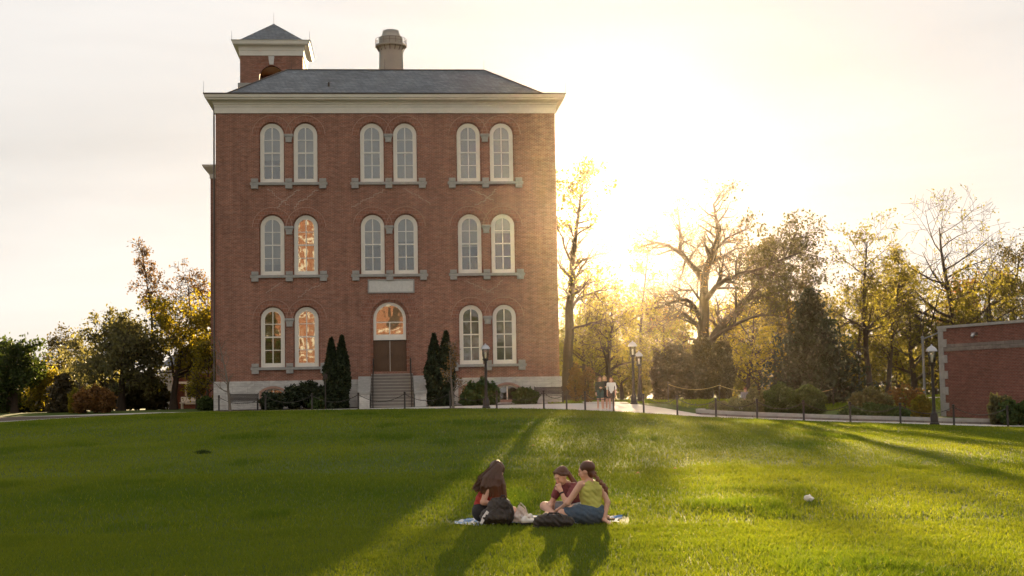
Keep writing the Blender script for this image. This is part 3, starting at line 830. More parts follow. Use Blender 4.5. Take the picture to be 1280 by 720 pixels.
# ------------------------------------------------------------------ bollards and chains
ORD = ['first','second','third','fourth','fifth','sixth','seventh','eighth','ninth','tenth']
BP = [(-16.4,79.3),(-13.6,78.1),(-10.95,77.35),(-8.3,76.1),(-5.7,74.45),(-3.25,72.8),(-.86,71.1),(1.45,69.5),(2.52,68.35),(3.35,67.3),(4.62,66.25),(5.95,65.55),(7.44,65.1),(9.15,64.75),(10.9,64.1),(12.85,63.4),(14.7,62.5),(16.7,61.8),(18.9,61.45),(21.08,61.05)]
def make_bollard():
    b = empty('bollard', (0,0,0), None, 'bollard', 'bollards linked by chains along the lawn edge')
    m=MB(); m.lathe([(.085,-.05),(.085,.03),(.06,.05),(.045,.07),(.042,.80),(.055,.805),(.055,.835),(.042,.84)],12); m.build('post', M['metal'], b, True)
    m=MB(); m.lathe([(.041,.841),(.058,.86),(.062,.885),(.045,.92),(.02,.935),(.004,.937)],12); m.build('cap', M['metal'], b, True)
    m=MB(); m.tube([(-.075,0,.79),(.075,0,.79)],.012,6); m.build('chain_eye', M['metal'], b)
    return b
bol = make_bollard(); NB = len(BP)
def bname(i): return ORD[i]+' from the left end' if i < 10 else ORD[NB-1-i]+' from the right end'
for i,(x,y) in enumerate(BP):
    o = bol if i==0 else copy_tree(bol)
    o.location=(x,y,tz(x,y)); 
    d = Vector(BP[min(i+1,NB-1)])-Vector(BP[max(i-1,0)]); o.rotation_euler=(0,0,math.atan2(d.y,d.x))
    o['label'] = 'slim dark bollard in the chained row along the lawn edge, '+bname(i)
for i in range(NB-1):
    a=Vector((*BP[i],tz(*BP[i])+.79)); b=Vector((*BP[i+1],tz(*BP[i+1])+.79)); L_=(b-a).length; sag=.10+.085*L_
    d=(b-a).normalized(); a=a+d*.06; b=b-d*.06
    n=int(L_/.07); pts=[]; rr=[]
    for k in range(n+1):
        t=k/n; p=a.lerp(b,t); p.z-=sag*4*t*(1-t); pts.append(p); rr.append(.021 if k%2 else .011)
    m=MB(); m.tube(pts,rr,5); o=m.build('chain', M['metal'])
    tag(o,'dark chain sagging from the bollard '+bname(i)+' to the next','chain','chains between the bollards')

# ------------------------------------------------------------------ lamp posts
def make_lamp(h):
    b=empty('street_lamp',(0,0,0),None,'street lamp','lamp posts round the lawn')
    m=MB(); m.lathe([(.21,-.05),(.21,.10),(.17,.14),(.16,.45),(.12,.52),(.085,.60)],14); m.build('base', M['metal'], b, True)
    m=MB(); m.lathe([(.082,.60),(.075,.75),(.062,h-.98),(.085,h-.96),(.085,h-.92),(.06,h-.90)],12); m.build('pole', M['metal'], b, True)
    m=MB(); m.lathe([(.06,h-.90),(.10,h-.86),(.155,h-.80),(.165,h-.74),(.12,h-.73)],14)
    for k in range(4):
        t=math.pi/4+k*math.pi/2; c,s=math.cos(t),math.sin(t)
        m.tube([(.15*c,.15*s,h-.76),(.195*c,.195*s,h-.26)],.010,5)
    m.build('lantern_frame', M['metal'], b)
    m=MB(); m.lathe([(.125,h-.728),(.165,h-.60),(.178,h-.30),(.17,h-.255)],16); gl=m.build('globe', M['clear'], b, True)
    m=MB(); m.lathe([(.03,h-.72),(.045,h-.62),(.05,h-.45),(.03,h-.40)],10); m.build('bulb', M['paint'], gl, True)
    m=MB(); m.lathe([(.245,h-.262),(.25,h-.235),(.215,h-.16),(.145,h-.075),(.07,h-.03),(.045,h-.02),(.04,h+.02),(.0152,h+.05)],16); m.build('cap', M['steel'], b, True)
    return b
lamps=[(-1.42,73.0,3.30,'black lamp post with bright domed cap in front of the hall window pair'),
       (6.55,78.0,3.45,'black lamp post with domed cap beside the paved plaza and the walking group'),
       (7.46,84.5,3.0,'black lamp post half hidden just behind the plaza lamp post'),
       (18.15,61.75,3.45,'tall black lamp post beside the low brick building'),
       (25.2,104.0,3.4,'small distant lamp post under the trees right of the dark pine')]
for x,y,h,lab in lamps:
    o=make_lamp(h); o.location=(x,y,tz(x,y)); o['label']=lab

# ------------------------------------------------------------------ benches
def make_bench():
    b=empty('park_bench',(0,0,0),None,'bench','slatted benches in front of the hall')
    m=MB()
    for k in range(5): m.box(-.82,.82,-.22+k*.095,-.14+k*.095,.42,.45)
    m.build('seat', M['woodplank'], b)
    m=MB()
    for k in range(6): m.prism([(.235+.025*k,.50+k*.075),(.255+.025*k,.50+k*.075),(.275+.025*k,.563+k*.075),(.255+.025*k,.563+k*.075)],'x',-.82,.82)
    m.build('backrest', M['woodplank'], b)
    for q in (-.80,.80):
        m=MB(); m.tube([(q,-.22,-.02),(q,-.20,.66),(q,.25,.66)],.028,6); m.tube([(q,.22,-.02),(q,.24,.45),(q,.41,.98)],.028,6); m.tube([(q,-.2,.40),(q,.24,.40)],.022,6)
        m.build('leg', M['metal'], b)
    return b
bn=make_bench(); bn.location=(-15.4,81.2,tz(-15.4,81.2)+.04); bn.rotation_euler=(0,0,ANG); bn['label']='dark slatted bench behind the bare sapling at the left corner of the hall'
b2=copy_tree(bn); b2.location=(2.05,82.9,tz(2.05,82.9)+.05); b2.rotation_euler=(0,0,ANG); b2['label']='dark slatted bench against the plinth at the right corner of the hall'
# plain sign pole left of the steps
sp=empty('sign_pole',(-10.55,79.9,tz(-10.55,79.9)),'thin dark pole standing among the shrubs left of the steps','pole')
m=MB(); m.tube([(0,0,-.05),(0,0,2.05)],.035,7); m.build('shaft', M['metal'], sp)
m=MB(); m.box(-.12,.12,-.045,-.036,1.72,2.0); m.build('plate', M['metal'], sp)

# ------------------------------------------------------------------ plants
class Plant:
    def __init__(s, seed):
        s.r=random.Random(seed); s.rg=np.random.default_rng(seed); s.tubes=MB(); s.tips=[]
    def limb(s, pts, radii, n): s.tubes.tube(pts, radii, n, False)
    def branch(s, p, d, L, r, lev, maxlev, up=.12, wander=.28, kids=(4,5,4,3), ratio=.58, spread=.75, endtip=True, start=.25, aim=None):
        n = max(3, int(5-lev)) if lev<3 else 3
        pts=[Vector(p)]; rs=[r]; d=Vector(d).normalized()
        for k in range(n):
            w=Vector((s.r.gauss(0,1),s.r.gauss(0,1),s.r.gauss(0,1)))*wander*.5
            d=(d+w+Vector((0,0,up))).normalized()
            pts.append(pts[-1]+d*(L/n)); rs.append(max(.011, r*(1-.8*(k+1)/n)))
        s.limb(pts, rs, (8,6,5,4,3)[min(lev,4)])
        s.kids(pts, rs, L, lev, maxlev, up, wander, kids, ratio, spread, start)
        if lev>=maxlev-1 and endtip: s.tips.append((pts[-1], d, lev))
        return pts
    def kids(s, pts, rs, L, lev, maxlev, up, wander, kids, ratio, spread, start=.25):
        if lev>=maxlev: 
            for q in pts[1:]: s.tips.append((q,(pts[-1]-pts[0]).normalized(),lev))
            return
        k=kids[min(lev,len(kids)-1)]
        for i in range(k):
            t=start+(1-start)*(i+s.r.random()*.8)/k; t=min(t,.98)
            f=t*(len(pts)-1); j=min(int(f),len(pts)-2); q=pts[j].lerp(pts[j+1],f-j); rr=rs[j]*(1-(f-j))+rs[j+1]*(f-j)
            ax=(pts[j+1]-pts[j]).normalized()
            o=Vector((s.r.gauss(0,1),s.r.gauss(0,1),s.r.gauss(0,.8))); o=(o-ax*o.dot(ax)).normalized()
            dd=(ax*(1-spread*.55)+o*spread).normalized()
            s.branch(q,dd,L*ratio*(.7+.6*s.r.random())*(1.15-.45*t),max(.013,rr*.6),lev+1,maxlev,up,wander,kids,ratio,spread)
    def leaves(s, n_per, rad, size, keep=None, long=1.5, cap=None, droop=.0):
        if not s.tips: return None
        P=np.array([tuple(t[0]) for t in s.tips])
        if keep is not None: P=P[[bool(keep(Vector(p))) for p in P]]
        if len(P)==0: return None
        n=len(P)*n_per
        if cap and n>cap:
            n_per=max(1,int(cap/len(P))); P=P[s.rg.random(len(P))<min(1,cap/(len(P)*n_per))]; n=len(P)*n_per
        C=np.repeat(P,n_per,0)+s.rg.normal(0,1,(n,3))*rad*.55
        grp=np.repeat(s.rg.random(len(P)),n_per)
        return leafquads(C, size, s.rg, long, grp, droop)
def leafquads(C, size, rg, long=1.5, grp=None, droop=0, nrm=None):
    n=len(C); a=rg.normal(0,1,(n,3)); a[:,2]-=droop; a/=np.linalg.norm(a,axis=1)[:,None]
    b=rg.normal(0,1,(n,3))
    b-=a*(a*b).sum(1)[:,None]; b/=np.linalg.norm(b,axis=1)[:,None]
    sz=size*(.6+.8*rg.random(n))[:,None]
    v=np.stack([C-a*sz*long*.5, C+b*sz*.42, C+a*sz*long*.5, C-b*sz*.42],1).reshape(-1,3)
    F=np.arange(n*4).reshape(-1,4)
    t=rg.random(n)*.6+(.4*grp if grp is not None else .4*rg.random(n))
    return v,F,np.repeat(np.clip(t,0,1),4)

M['leaf_gold']=leaf_mat('gold_spring_leaves',(.068,.065,.018),(.185,.160,.040),.56,(1.5,1.42,.65))
M['leaf_yellow']=leaf_mat('yellow_green_leaves',(.075,.080,.012),(.26,.22,.028),.60,(1.7,1.45,.6))
M['leaf_olive']=leaf_mat('olive_leaves',(.035,.034,.012),(.085,.072,.022),.35)
M['leaf_grey']=leaf_mat('grey_green_leaves',(.068,.072,.036),(.18,.17,.075),.48)
M['leaf_green']=leaf_mat('mid_green_leaves',(.022,.040,.010),(.070,.095,.020),.42)
M['leaf_dark']=leaf_mat('dark_evergreen',(.012,.020,.008),(.034,.046,.016),.22)
M['leaf_pine']=leaf_mat('pine_needles',(.018,.027,.016),(.045,.055,.030),.25)
M['leaf_box']=leaf_mat('boxwood_leaves',(.022,.042,.010),(.062,.095,.020),.32)
M['leaf_yew']=leaf_mat('brown_yew',(.030,.024,.010),(.070,.052,.020),.25)
M['leaf_bud']=leaf_mat('tan_buds',(.10,.060,.025),(.19,.115,.045),.4)
M['leaf_orange']=leaf_mat('rust_leaves',(.09,.045,.016),(.22,.115,.035),.45)
M['leaf_pale']=leaf_mat('silver_green_leaves',(.07,.075,.035),(.15,.15,.07),.4)
M['leaf_wood']=leaf_mat('far_wood_leaves',(.048,.048,.014),(.12,.105,.028),.5,(1.5,1.4,.7))

def finish_plant(name, pl, x, y, label, cat, mat, leaf, group=None, bark=None, z=None):
    """pl in local coordinates"""
    root=empty(name,(x,y,tz(x,y)-.05 if z is None else z),label,cat,group)
    if pl.tubes.v:
        o=link('trunk' if cat=='tree' else 'stems', pl.tubes.v, pl.tubes.f, bark or M['bark'], root, True)
    if leaf is not None:
        lv=leaf if isinstance(leaf,list) else [leaf]; mt=mat if isinstance(mat,list) else [mat]
        for (V,F,T),mm in zip(lv,mt): raw_mesh('crown' if cat=='tree' else 'foliage', V,F,T,mm,root)
    return root

def tree(name, label, x, y, H, tr, mat, seed, crown=(.5,.5), maxlev=3, n_per=6, rad=.5, size=.22, cap=9000, kids=(8,5,4,3), ratio=.5, spread=.8, up=.10, fork=.35, lean=(0,0), group=None, bark=None, wander=.25, start=None, top_bare=None):
    if maxlev>2 and name!='sapling': kids=(kids[0]+4,7,5,3); rad*=.7; size*=.76; ratio=max(ratio,.56); up*=.35; spread=min(1.0,spread+.15); crown=(crown[0],crown[1]*1.28)
    p=Plant(seed); d=Vector((lean[0],lean[1],1)).normalized()
    n=7; pts=[Vector((0,0,0))]; rs=[tr*1.35]
    for k in range(n):
        d=(d+Vector((p.r.gauss(0,.06),p.r.gauss(0,.06),.12))).normalized(); pts.append(pts[-1]+d*(H*.92/n)); rs.append(tr*(1-.9*(k+1)/n)+.012)
    p.limb(pts,rs,9)
    p.kids(pts,rs,H*crown[1]/ratio*.62,0,maxlev,up,wander,kids,ratio,spread,start if start is not None else fork)
    keep=None
    if top_bare is not None: keep=lambda q: q.z < H*top_bare*(.9+.2*p.r.random()) or p.r.random()<.12
    return finish_plant(name,p,x,y,label,'tree',mat,p.leaves(n_per,rad,size,keep,cap=cap),group,bark)

def pxX(px,Y): return (px-640)/1778*Y

# --- big bare tree (limbs laid out in metres round its foot)
def limb3(pl, path, r0, r1, seed, Y, x0, z0, n=7):
    rg=random.Random(seed); pts=[]; rs=[]; y=path[0][2] if len(path[0])>2 else 0
    for i,q in enumerate(path):
        px,py=q[0],q[1]; dy=q[2] if len(q)>2 else 0
        hor=497-(px-640)*.01746
        pts.append(Vector((pxX(px,Y)-x0, dy, 1.75+(hor-py)/1778*Y-z0))); rs.append(r0+(r1-r0)*i/(len(path)-1))
    # refine
    P=[];S=[]
    for i in range(len(pts)-1):
        for t in (0,.5):
            q=pts[i].lerp(pts[i+1],t)+Vector((rg.gauss(0,.05),rg.gauss(0,.1),rg.gauss(0,.05)))*(1 if t else 0); P.append(q); S.append(rs[i]*(1-t)+rs[i+1]*t)
    P.append(pts[-1]);S.append(rs[-1])
    pl.limb(P,S,n); return P,S
Y3=105.0; x3=pxX(880,Y3); z3=tz(x3,Y3)-.05
p=Plant(31)
limbs=[([(880,497),(879,465),(879,430),(879,400),(880,375),(881,352)],.56,.30,3),
 ([(881,352,0),(886,330,-.3),(893,314,-.6),(899,292,-.8),(897,273,-.5),(895,255,-.2),(906,240,.3)],.30,.03,7),
 ([(893,314,-.6),(907,300,-1.2),(925,292,-1.8),(940,287,-2.2)],.12,.02,5),
 ([(886,332,-.3),(905,320,.8),(925,308,1.5),(945,303,2.0)],.14,.02,5),
 ([(881,352,0),(872,337,.4),(862,323,.8),(851,311,1.1),(840,304,1.3),(826,300,1.5),(812,303,1.6),(802,307,1.6)],.27,.03,7),
 ([(854,314,1.0),(857,297,1.3),(855,275,1.4),(853,252,1.3)],.16,.02,6),
 ([(857,297,1.3),(869,305,.9),(880,318,.6),(886,322,.4)],.07,.02,3),
 ([(882,376,0),(893,360,-.9),(905,351,-1.6),(920,345,-2.2),(945,340,-3.0),(968,330,-3.6),(990,322,-4)],.24,.05,7),
 ([(884,432,0),(893,418,.3),(905,405,.8),(925,387,1.4),(938,372,1.8),(952,357,2.1),(970,344,2.4),(986,325,2.6),(998,304,2.6),(1008,285,2.5)],.33,.05,8),
 ([(938,372,1.8),(960,366,2.9),(985,362,3.8),(1010,350,4.2)],.16,.03,5),
 ([(879,405,0),(867,385,-.7),(855,376,-1.2),(838,380,-1.7),(822,386,-2.1),(805,389,-2.4),(790,399,-2.6)],.20,.02,6),
 ([(878,420,0),(872,405,.8),(860,391,1.6),(848,382,2.3),(830,375,2.9),(812,378,3.3),(796,372,3.6)],.20,.02,6),
 ([(880,380,0),(868,362,.6),(852,361,1.1),(838,369,1.4),(830,380,1.6)],.12,.02,5),
 ([(879,440,0),(868,425,-.5),(858,425,-.9),(848,432,-1.2),(842,444,-1.4)],.09,.015,4),
 ([(890,425,0),(908,410,-1.5),(930,400,-2.8),(955,398,-4),(975,405,-5)],.17,.02,5),
 ([(881,352,0),(875,340,-1.2),(866,338,-2),(858,345,-2.6),(850,358,-3)],.08,.012,4)]
for i,(path,r0,r1,k) in enumerate(limbs):
    P,S=limb3(p,path,r0,r1,i,Y3,x3,z3,9 if i==0 else 6)
    if i:
        Lp=sum((P[j+1]-P[j]).length for j in range(len(P)-1))
        p.kids(P,S,3.3 if Lp>4 else 2.3,1,4,.06,.45,(4,int(5+Lp*1.9),5,3),.60,.85,.12)
right=lambda q: q.x+x3 > pxX(935,Y3)+p.r.gauss(0,.9)
left=lambda q: (q.x+x3 <= pxX(935,Y3)) and p.r.random()<.33
lvA=p.leaves(3,.32,.16,right,cap=7600); lvB=p.leaves(1,.22,.11,left,cap=2200)
finish_plant('bare_tree',p,x3,Y3,'big spreading tree with bare forked limbs on its left and dense dark leaves right','tree',[M['leaf_olive'],M['leaf_bud']],[lvA,lvB],z=z3)
# dense olive crown behind its right limb
tree('leafy_tree','tall dark leafed tree with round speckled crown above the dark pine',pxX(990,112),112,13.0,.24,M['leaf_olive'],41,crown=(.5,.42),n_per=3,rad=.55,size=.20,cap=5600,kids=(11,6,4,3),fork=.55)

# --- tall thin tree against the hall's right edge
Y1=98.0; x1=pxX(707,Y1); z1=tz(x1,Y1)-.05
p=Plant(33)
limbs=[([(706,500),(707,470),(708,440),(711,400),(715,365),(716,345),(718,320),(721,298),(725,270),(729,242),(737,216)],.42,.03,4),
 ([(716,330),(707,308,.3),(699,284,.6),(697,262,.8)],.10,.02,4),([(716,350),(727,335,-.4),(736,323,-.8),(744,309,-1.1)],.13,.02,4),
 ([(735,325,-.7),(752,318,-.9),(770,317,-1)],.06,.012,4),([(714,382),(735,367,.8),(752,361,1.4),(770,363,1.9)],.12,.015,4),([(711,415),(728,408,-.8),(742,404,-1.3),(757,409,-1.7)],.10,.012,4),
 ([(716,345),(706,338,-.5),(697,336,-.9)],.06,.01,3),([(712,395),(722,372,1.2),(738,352,2.2),(748,345,2.6)],.09,.012,4),
 ([(725,270),(716,248,.3),(708,230,.5)],.05,.01,4),([(729,245),(743,228,-.3),(754,214,-.5)],.05,.01,4)]
for i,(path,r0,r1,k) in enumerate(limbs):
    P,S=limb3(p,path,r0,r1,100+i,Y1,x1,z1,9 if i==0 else 5)
    Lp=sum((P[j+1]-P[j]).length for j in range(len(P)-1))
    p.kids(P,S,2.7,1,4,.07,.45,(4,int(4+Lp*1.5),4,3),.6,.85,.35 if i==0 else .15)
lv=p.leaves(3,.30,.15,lambda q: (q.z>12.0 and p.r.random()<.8) or (q.z<9.5 and p.r.random()<.4),cap=4200)
finish_plant('tall_tree',p,x1,Y1,'tall thin tree with sparse golden leaves rising beside the right wall of the hall','tree',M['leaf_gold'],lv,z=z1)

GB='golden trees in the low sun behind the plaza'
tree('golden_tree','spreading golden tree with low branches right behind the walking group',pxX(757,101),101,7.6,.26,M['leaf_gold'],51,crown=(.5,.62),n_per=4,rad=.42,size=.19,cap=5200,kids=(9,5,4,3),fork=.18,up=.02)
tree('golden_tree','tall wispy golden tree with thin leaders left of the big bare tree',pxX(797,118),118,14.2,.17,M['leaf_gold'],52,crown=(.5,.17),n_per=1,rad=.4,size=.20,cap=900,kids=(8,5,3,3),fork=.4,spread=.62)
tree('golden_tree','low golden tree between the plaza lamp post and the bare tree',pxX(835,128),128,8.6,.22,M['leaf_gold'],53,crown=(.5,.5),n_per=4,rad=.5,size=.23,cap=4600,kids=(9,5,4,3),fork=.2)
tree('golden_tree','hazy golden tree against the right edge of the hall',pxX(728,124),124,9.3,.22,M['leaf_gold'],54,crown=(.5,.5),n_per=4,rad=.5,size=.23,cap=4600,kids=(9,5,4,3),fork=.18)
tree('golden_tree','golden tree between the bare tree trunk and the dark pine',pxX(930,126),126,8.7,.22,M['leaf_yellow'],55,crown=(.5,.5),n_per=5,rad=.5,size=.23,cap=5600,kids=(10,5,4,3),fork=.14)
tree('yellow_tree','yellow green tree left of the dark pine above the seated figure',pxX(965,120),120,6.6,.18,M['leaf_yellow'],56,crown=(.5,.55),n_per=5,rad=.5,size=.22,cap=5200,kids=(9,5,4,3),fork=.1)
tree('golden_tree','golden crown hidden partly by the tree on the right of the pine',pxX(1062,134),134,9.6,.24,M['leaf_gold'],57,crown=(.5,.5),n_per=4,rad=.5,size=.24,cap=4600,kids=(9,5,4,3),fork=.18)
tree('slender_tree','slender twin leader tree with thin yellow leaves right of the dark pine',pxX(1084,102),102,12.2,.24,M['leaf_gold'],58,crown=(.5,.30),n_per=2,rad=.42,size=.18,cap=3800,kids=(14,5,4,3),fork=.22,spread=.66,lean=(.0,0))
tree('slender_tree','slender leaning tree beside the twin leader tree right of the pine',pxX(1106,106),106,11.4,.20,M['leaf_gold'],59,crown=(.5,.26),n_per=2,rad=.42,size=.18,cap=2800,kids=(12,5,4,3),fork=.25,spread=.62,lean=(.12,0))
tree('golden_tree','broad golden tree behind the slim grey post',pxX(1140,124),124,9.5,.28,M['leaf_gold'],60,crown=(.5,.58),n_per=5,rad=.5,size=.24,cap=7600,kids=(11,6,4,3),fork=.14)
tree('big_tree','large tree with bare twiggy top and golden lower crown above the brick building',pxX(1198,118),118,15.4,.40,M['leaf_gold'],61,crown=(.5,.50),n_per=3,rad=.45,size=.19,cap=7600,kids=(13,6,5,4),ratio=.55,fork=.22,top_bare=.60,up=.14)
tree('golden_tree','golden tree behind the roof of the low brick building',pxX(1240,112),112,9.4,.26,M['leaf_gold'],62,crown=(.5,.58),n_per=5,rad=.5,size=.23,cap=6500,kids=(11,6,4,3),fork=.2)
tree('big_tree','tall bare topped tree at the right edge of the picture',pxX(1262,128),128,14.0,.34,M['leaf_gold'],63,crown=(.5,.46),n_per=3,rad=.45,size=.20,cap=5600,kids=(12,6,5,4),fork=.24,top_bare=.75,up=.12)
tree('golden_tree','leafy tree leaning into the right border of the picture',pxX(1318,116),116,12.0,.34,M['leaf_olive'],64,crown=(.5,.5),n_per=4,rad=.5,size=.22,cap=5600,kids=(11,6,4,3),fork=.2)
for i,(px,Y,H,mt,sd,lab) in enumerate(((748,140,8.8,'leaf_gold',141,'far golden tree framed between the hall and the walking group'),(775,150,9.6,'leaf_yellow',142,'far golden tree above the plaza lamp posts'),(815,145,8.2,'leaf_gold',143,'far golden tree behind the left limbs of the bare tree'),(900,146,9.4,'leaf_gold',144,'far golden tree just right of the bare tree trunk'),(945,150,10.2,'leaf_gold',145,'far golden tree above the seated figure'),(985,142,9.0,'leaf_yellow',146,'far yellow tree at the left edge of the dark pine'),(1042,148,9.8,'leaf_gold',147,'far golden tree at the right edge of the dark pine'),(1120,146,10.2,'leaf_gold',148,'far golden tree between the leaning slender tree and the post'),(1165,142,10.0,'leaf_gold',149,'far golden tree above the corner of the brick building'),(1215,138,10.6,'leaf_orange',150,'rusty golden tree above the roof of the brick building'))):
    tree('golden_tree',lab,pxX(px,Y),Y,H,.2,M[mt],sd,crown=(.5,.5),n_per=4,rad=.6,size=.30,cap=5200,kids=(8,5,4,3),fork=.12,group=GB)
# left side
tree('yellow_tree','bright yellow green tree beside the left wall of the hall',pxX(216,100),100,7.1,.26,M['leaf_yellow'],71,crown=(.5,.60),n_per=6,rad=.48,size=.21,cap=9000,kids=(12,6,4,3),fork=.28,up=.06)
tree('bare_topped_tree','thin bare topped tree rising above the yellow tree',pxX(184,104),104,12.9,.15,M['leaf_bud'],72,crown=(.5,.13),n_per=1,rad=.35,size=.16,cap=1500,kids=(13,5,4,3),fork=.55,spread=.75,lean=(-.03,0))
tree('bare_topped_tree','bare twiggy crown above the yellow tree near the hall corner',pxX(246,106),106,10.6,.15,M['leaf_bud'],73,crown=(.5,.28),n_per=1,rad=.4,size=.16,cap=1500,kids=(11,5,4,3),fork=.5,spread=.8)
tree('grey_green_tree','large round grey green tree left of the yellow tree',pxX(150,99),99,5.7,.30,M['leaf_grey'],74,crown=(.5,.66),n_per=7,rad=.5,size=.22,cap=13000,kids=(13,6,4,3),fork=.16,up=.04)
tree('green_tree','dense green tree at the far left edge of the picture',pxX(18,94),94,4.2,.24,M['leaf_green'],75,crown=(.5,.62),n_per=7,rad=.45,size=.21,cap=9500,kids=(12,6,4,3),fork=.1,up=.03)
tree('green_tree','yellowish tree just right of the far left green tree',pxX(56,97),97,3.0,.18,M['leaf_yellow'],76,crown=(.5,.6),n_per=5,rad=.42,size=.19,cap=4200,kids=(9,5,4,3),fork=.1,up=.03)
tree('distant_tree','distant thin tree showing in the gap between the left trees',pxX(70,140),140,7.4,.22,M['leaf_olive'],77,crown=(.5,.4),n_per=4,rad=.5,size=.24,cap=3200,kids=(9,5,4,3),fork=.3)
tree('distant_tree','small distant tree behind the grey green tree on its left',pxX(98,128),128,6.3,.2,M['leaf_grey'],78,crown=(.5,.45),n_per=4,rad=.5,size=.24,cap=3600,kids=(9,5,4,3),fork=.25)
tree('young_tree','young bright green tree tucked against the left corner of the hall',pxX(257,89.5),89.5,4.1,.09,M['leaf_yellow'],79,crown=(.5,.34),n_per=6,rad=.34,size=.17,cap=3600,kids=(10,5,4,3),fork=.1)
# saplings in mulch rings
tree('sapling','leafless sapling in front of the bench at the left of the hall',-15.3,76.9,4.25,.07,M['leaf_bud'],81,crown=(.5,.30),maxlev=2,n_per=1,rad=.1,size=.05,cap=60,kids=(15,4,3),fork=.28,ratio=.45,bark=M['bark_pale'],up=.12)
tree('sapling','sapling with a few new leaves in a mulch ring right of the steps',-3.1,72.4,3.3,.06,M['leaf_bud'],82,crown=(.5,.38),maxlev=3,n_per=1,rad=.15,size=.08,cap=420,kids=(12,4,3),fork=.28,ratio=.5,bark=M['bark_pale'],up=.12)
def mulch_ring(x,y,r,label):
    rg=np.random.default_rng(int(x*10)+400); v=[(x,y,tz(x,y)+.06)]; f=[]; K=36
    for ring_,(q,h) in enumerate(((.5,.055),(.85,.035),(1.02,.0))):
        for k in range(K):
            t=2*math.pi*k/K; rr=r*q*(1+.05*math.sin(3*t)+.04*math.sin(7*t+1)); X=x+rr*math.cos(t); Yy=y+rr*math.sin(t); v.append((X,Yy,tz(X,Yy)+h+.01))
    for k in range(K): f.append((0,1+k,1+(k+1)%K))
    for q in range(2):
        for k in range(K): f.append((1+q*K+k,1+(q+1)*K+k,1+(q+1)*K+(k+1)%K,1+q*K+(k+1)%K))
    o=link('mulch_ring',v,f,M['soil'],None,True); tag(o,label,'mulch','mulch rings round the saplings')
mulch_ring(-15.3,76.9,.75,'ring of dark bark mulch round the leafless sapling by the bench')
mulch_ring(-3.1,72.4,1.0,'ring of dark bark mulch round the sapling right of the steps')

# trees of the opposite side of the quad, mirrored in the panes
for i,(tx_,ty_,H_,lab) in enumerate(((-15.5,-47,13.5,'leafy tree across the quad mirrored in the leftmost windows'),(17,-50,15,'leafy tree across the quad mirrored in the right windows'),(25,-49,16,'larger leafy tree across the quad mirrored in the rightmost windows'))):
    tree('mirrored_tree',lab,tx_,ty_,H_,.3,M['leaf_green'],161+i,crown=(.5,.5),n_per=5,rad=.6,size=.34,cap=5000,kids=(9,5,4,3),fork=.15)
# --- dark pine
def conifer(name,label,x,y,H,rb,mat,seed,whorls=20,per=11,droop=-.05,size=.30,n_leaf=12,cap=12000,start=.08):
    p=Plant(seed); p.limb([Vector((0,0,0)),Vector((0,0,H*.5)),Vector((0,0,H))],[H*.022,H*.014,.02],8)
    C=[]; G=[]
    for w in range(whorls):
        t=start+(1-start)*w/whorls; z=H*t; L=rb*(1-t)**.78*(.85+.3*p.r.random())+.15
        for k in range(per):
            a=2*math.pi*(k+p.r.random())/per; l=L*(.55+.55*p.r.random()); dz=l*(droop+.22*p.r.random())
            q0=Vector((0,0,z)); q1=Vector((math.cos(a)*l*.6,math.sin(a)*l*.6,z+dz*.3)); q2=Vector((math.cos(a)*l,math.sin(a)*l,z+dz+l*.10))
            p.limb([q0,q1,q2],[.03*(1-t)+.012,.02*(1-t)+.008,.006],3)
            m_=max(3,int(n_leaf*l/rb*1.6)); g=p.r.random()
            for j in range(m_):
                s_=.25+.75*p.r.random(); b_=q0.lerp(q1,s_/.6) if s_<.6 else q1.lerp(q2,(s_-.6)/.4)
                sp=.10+.16*l*s_
                C.append((b_.x+p.r.gauss(0,sp),b_.y+p.r.gauss(0,sp),b_.z+p.r.gauss(0,.10)+.02)); G.append(g)
    C=np.array(C); G=np.array(G)
    if len(C)>cap: k=p.rg.random(len(C))<cap/len(C); C=C[k]; G=G[k]
    return finish_plant(name,p,x,y,label,'tree',mat,leafquads(C,size,p.rg,2.1,G))
conifer('pine_tree','dense dark pine standing right of the big bare tree',pxX(1014,92),92,7.6,3.15,M['leaf_pine'],91,whorls=28,per=14,size=.165,n_leaf=42,cap=30000,start=.03)
conifer('small_conifer','small dark brown conifer among the left trees',pxX(77,90),90,2.5,1.05,M['leaf_yew'],92,whorls=14,per=10,size=.19,n_leaf=14,cap=4200,start=.03)

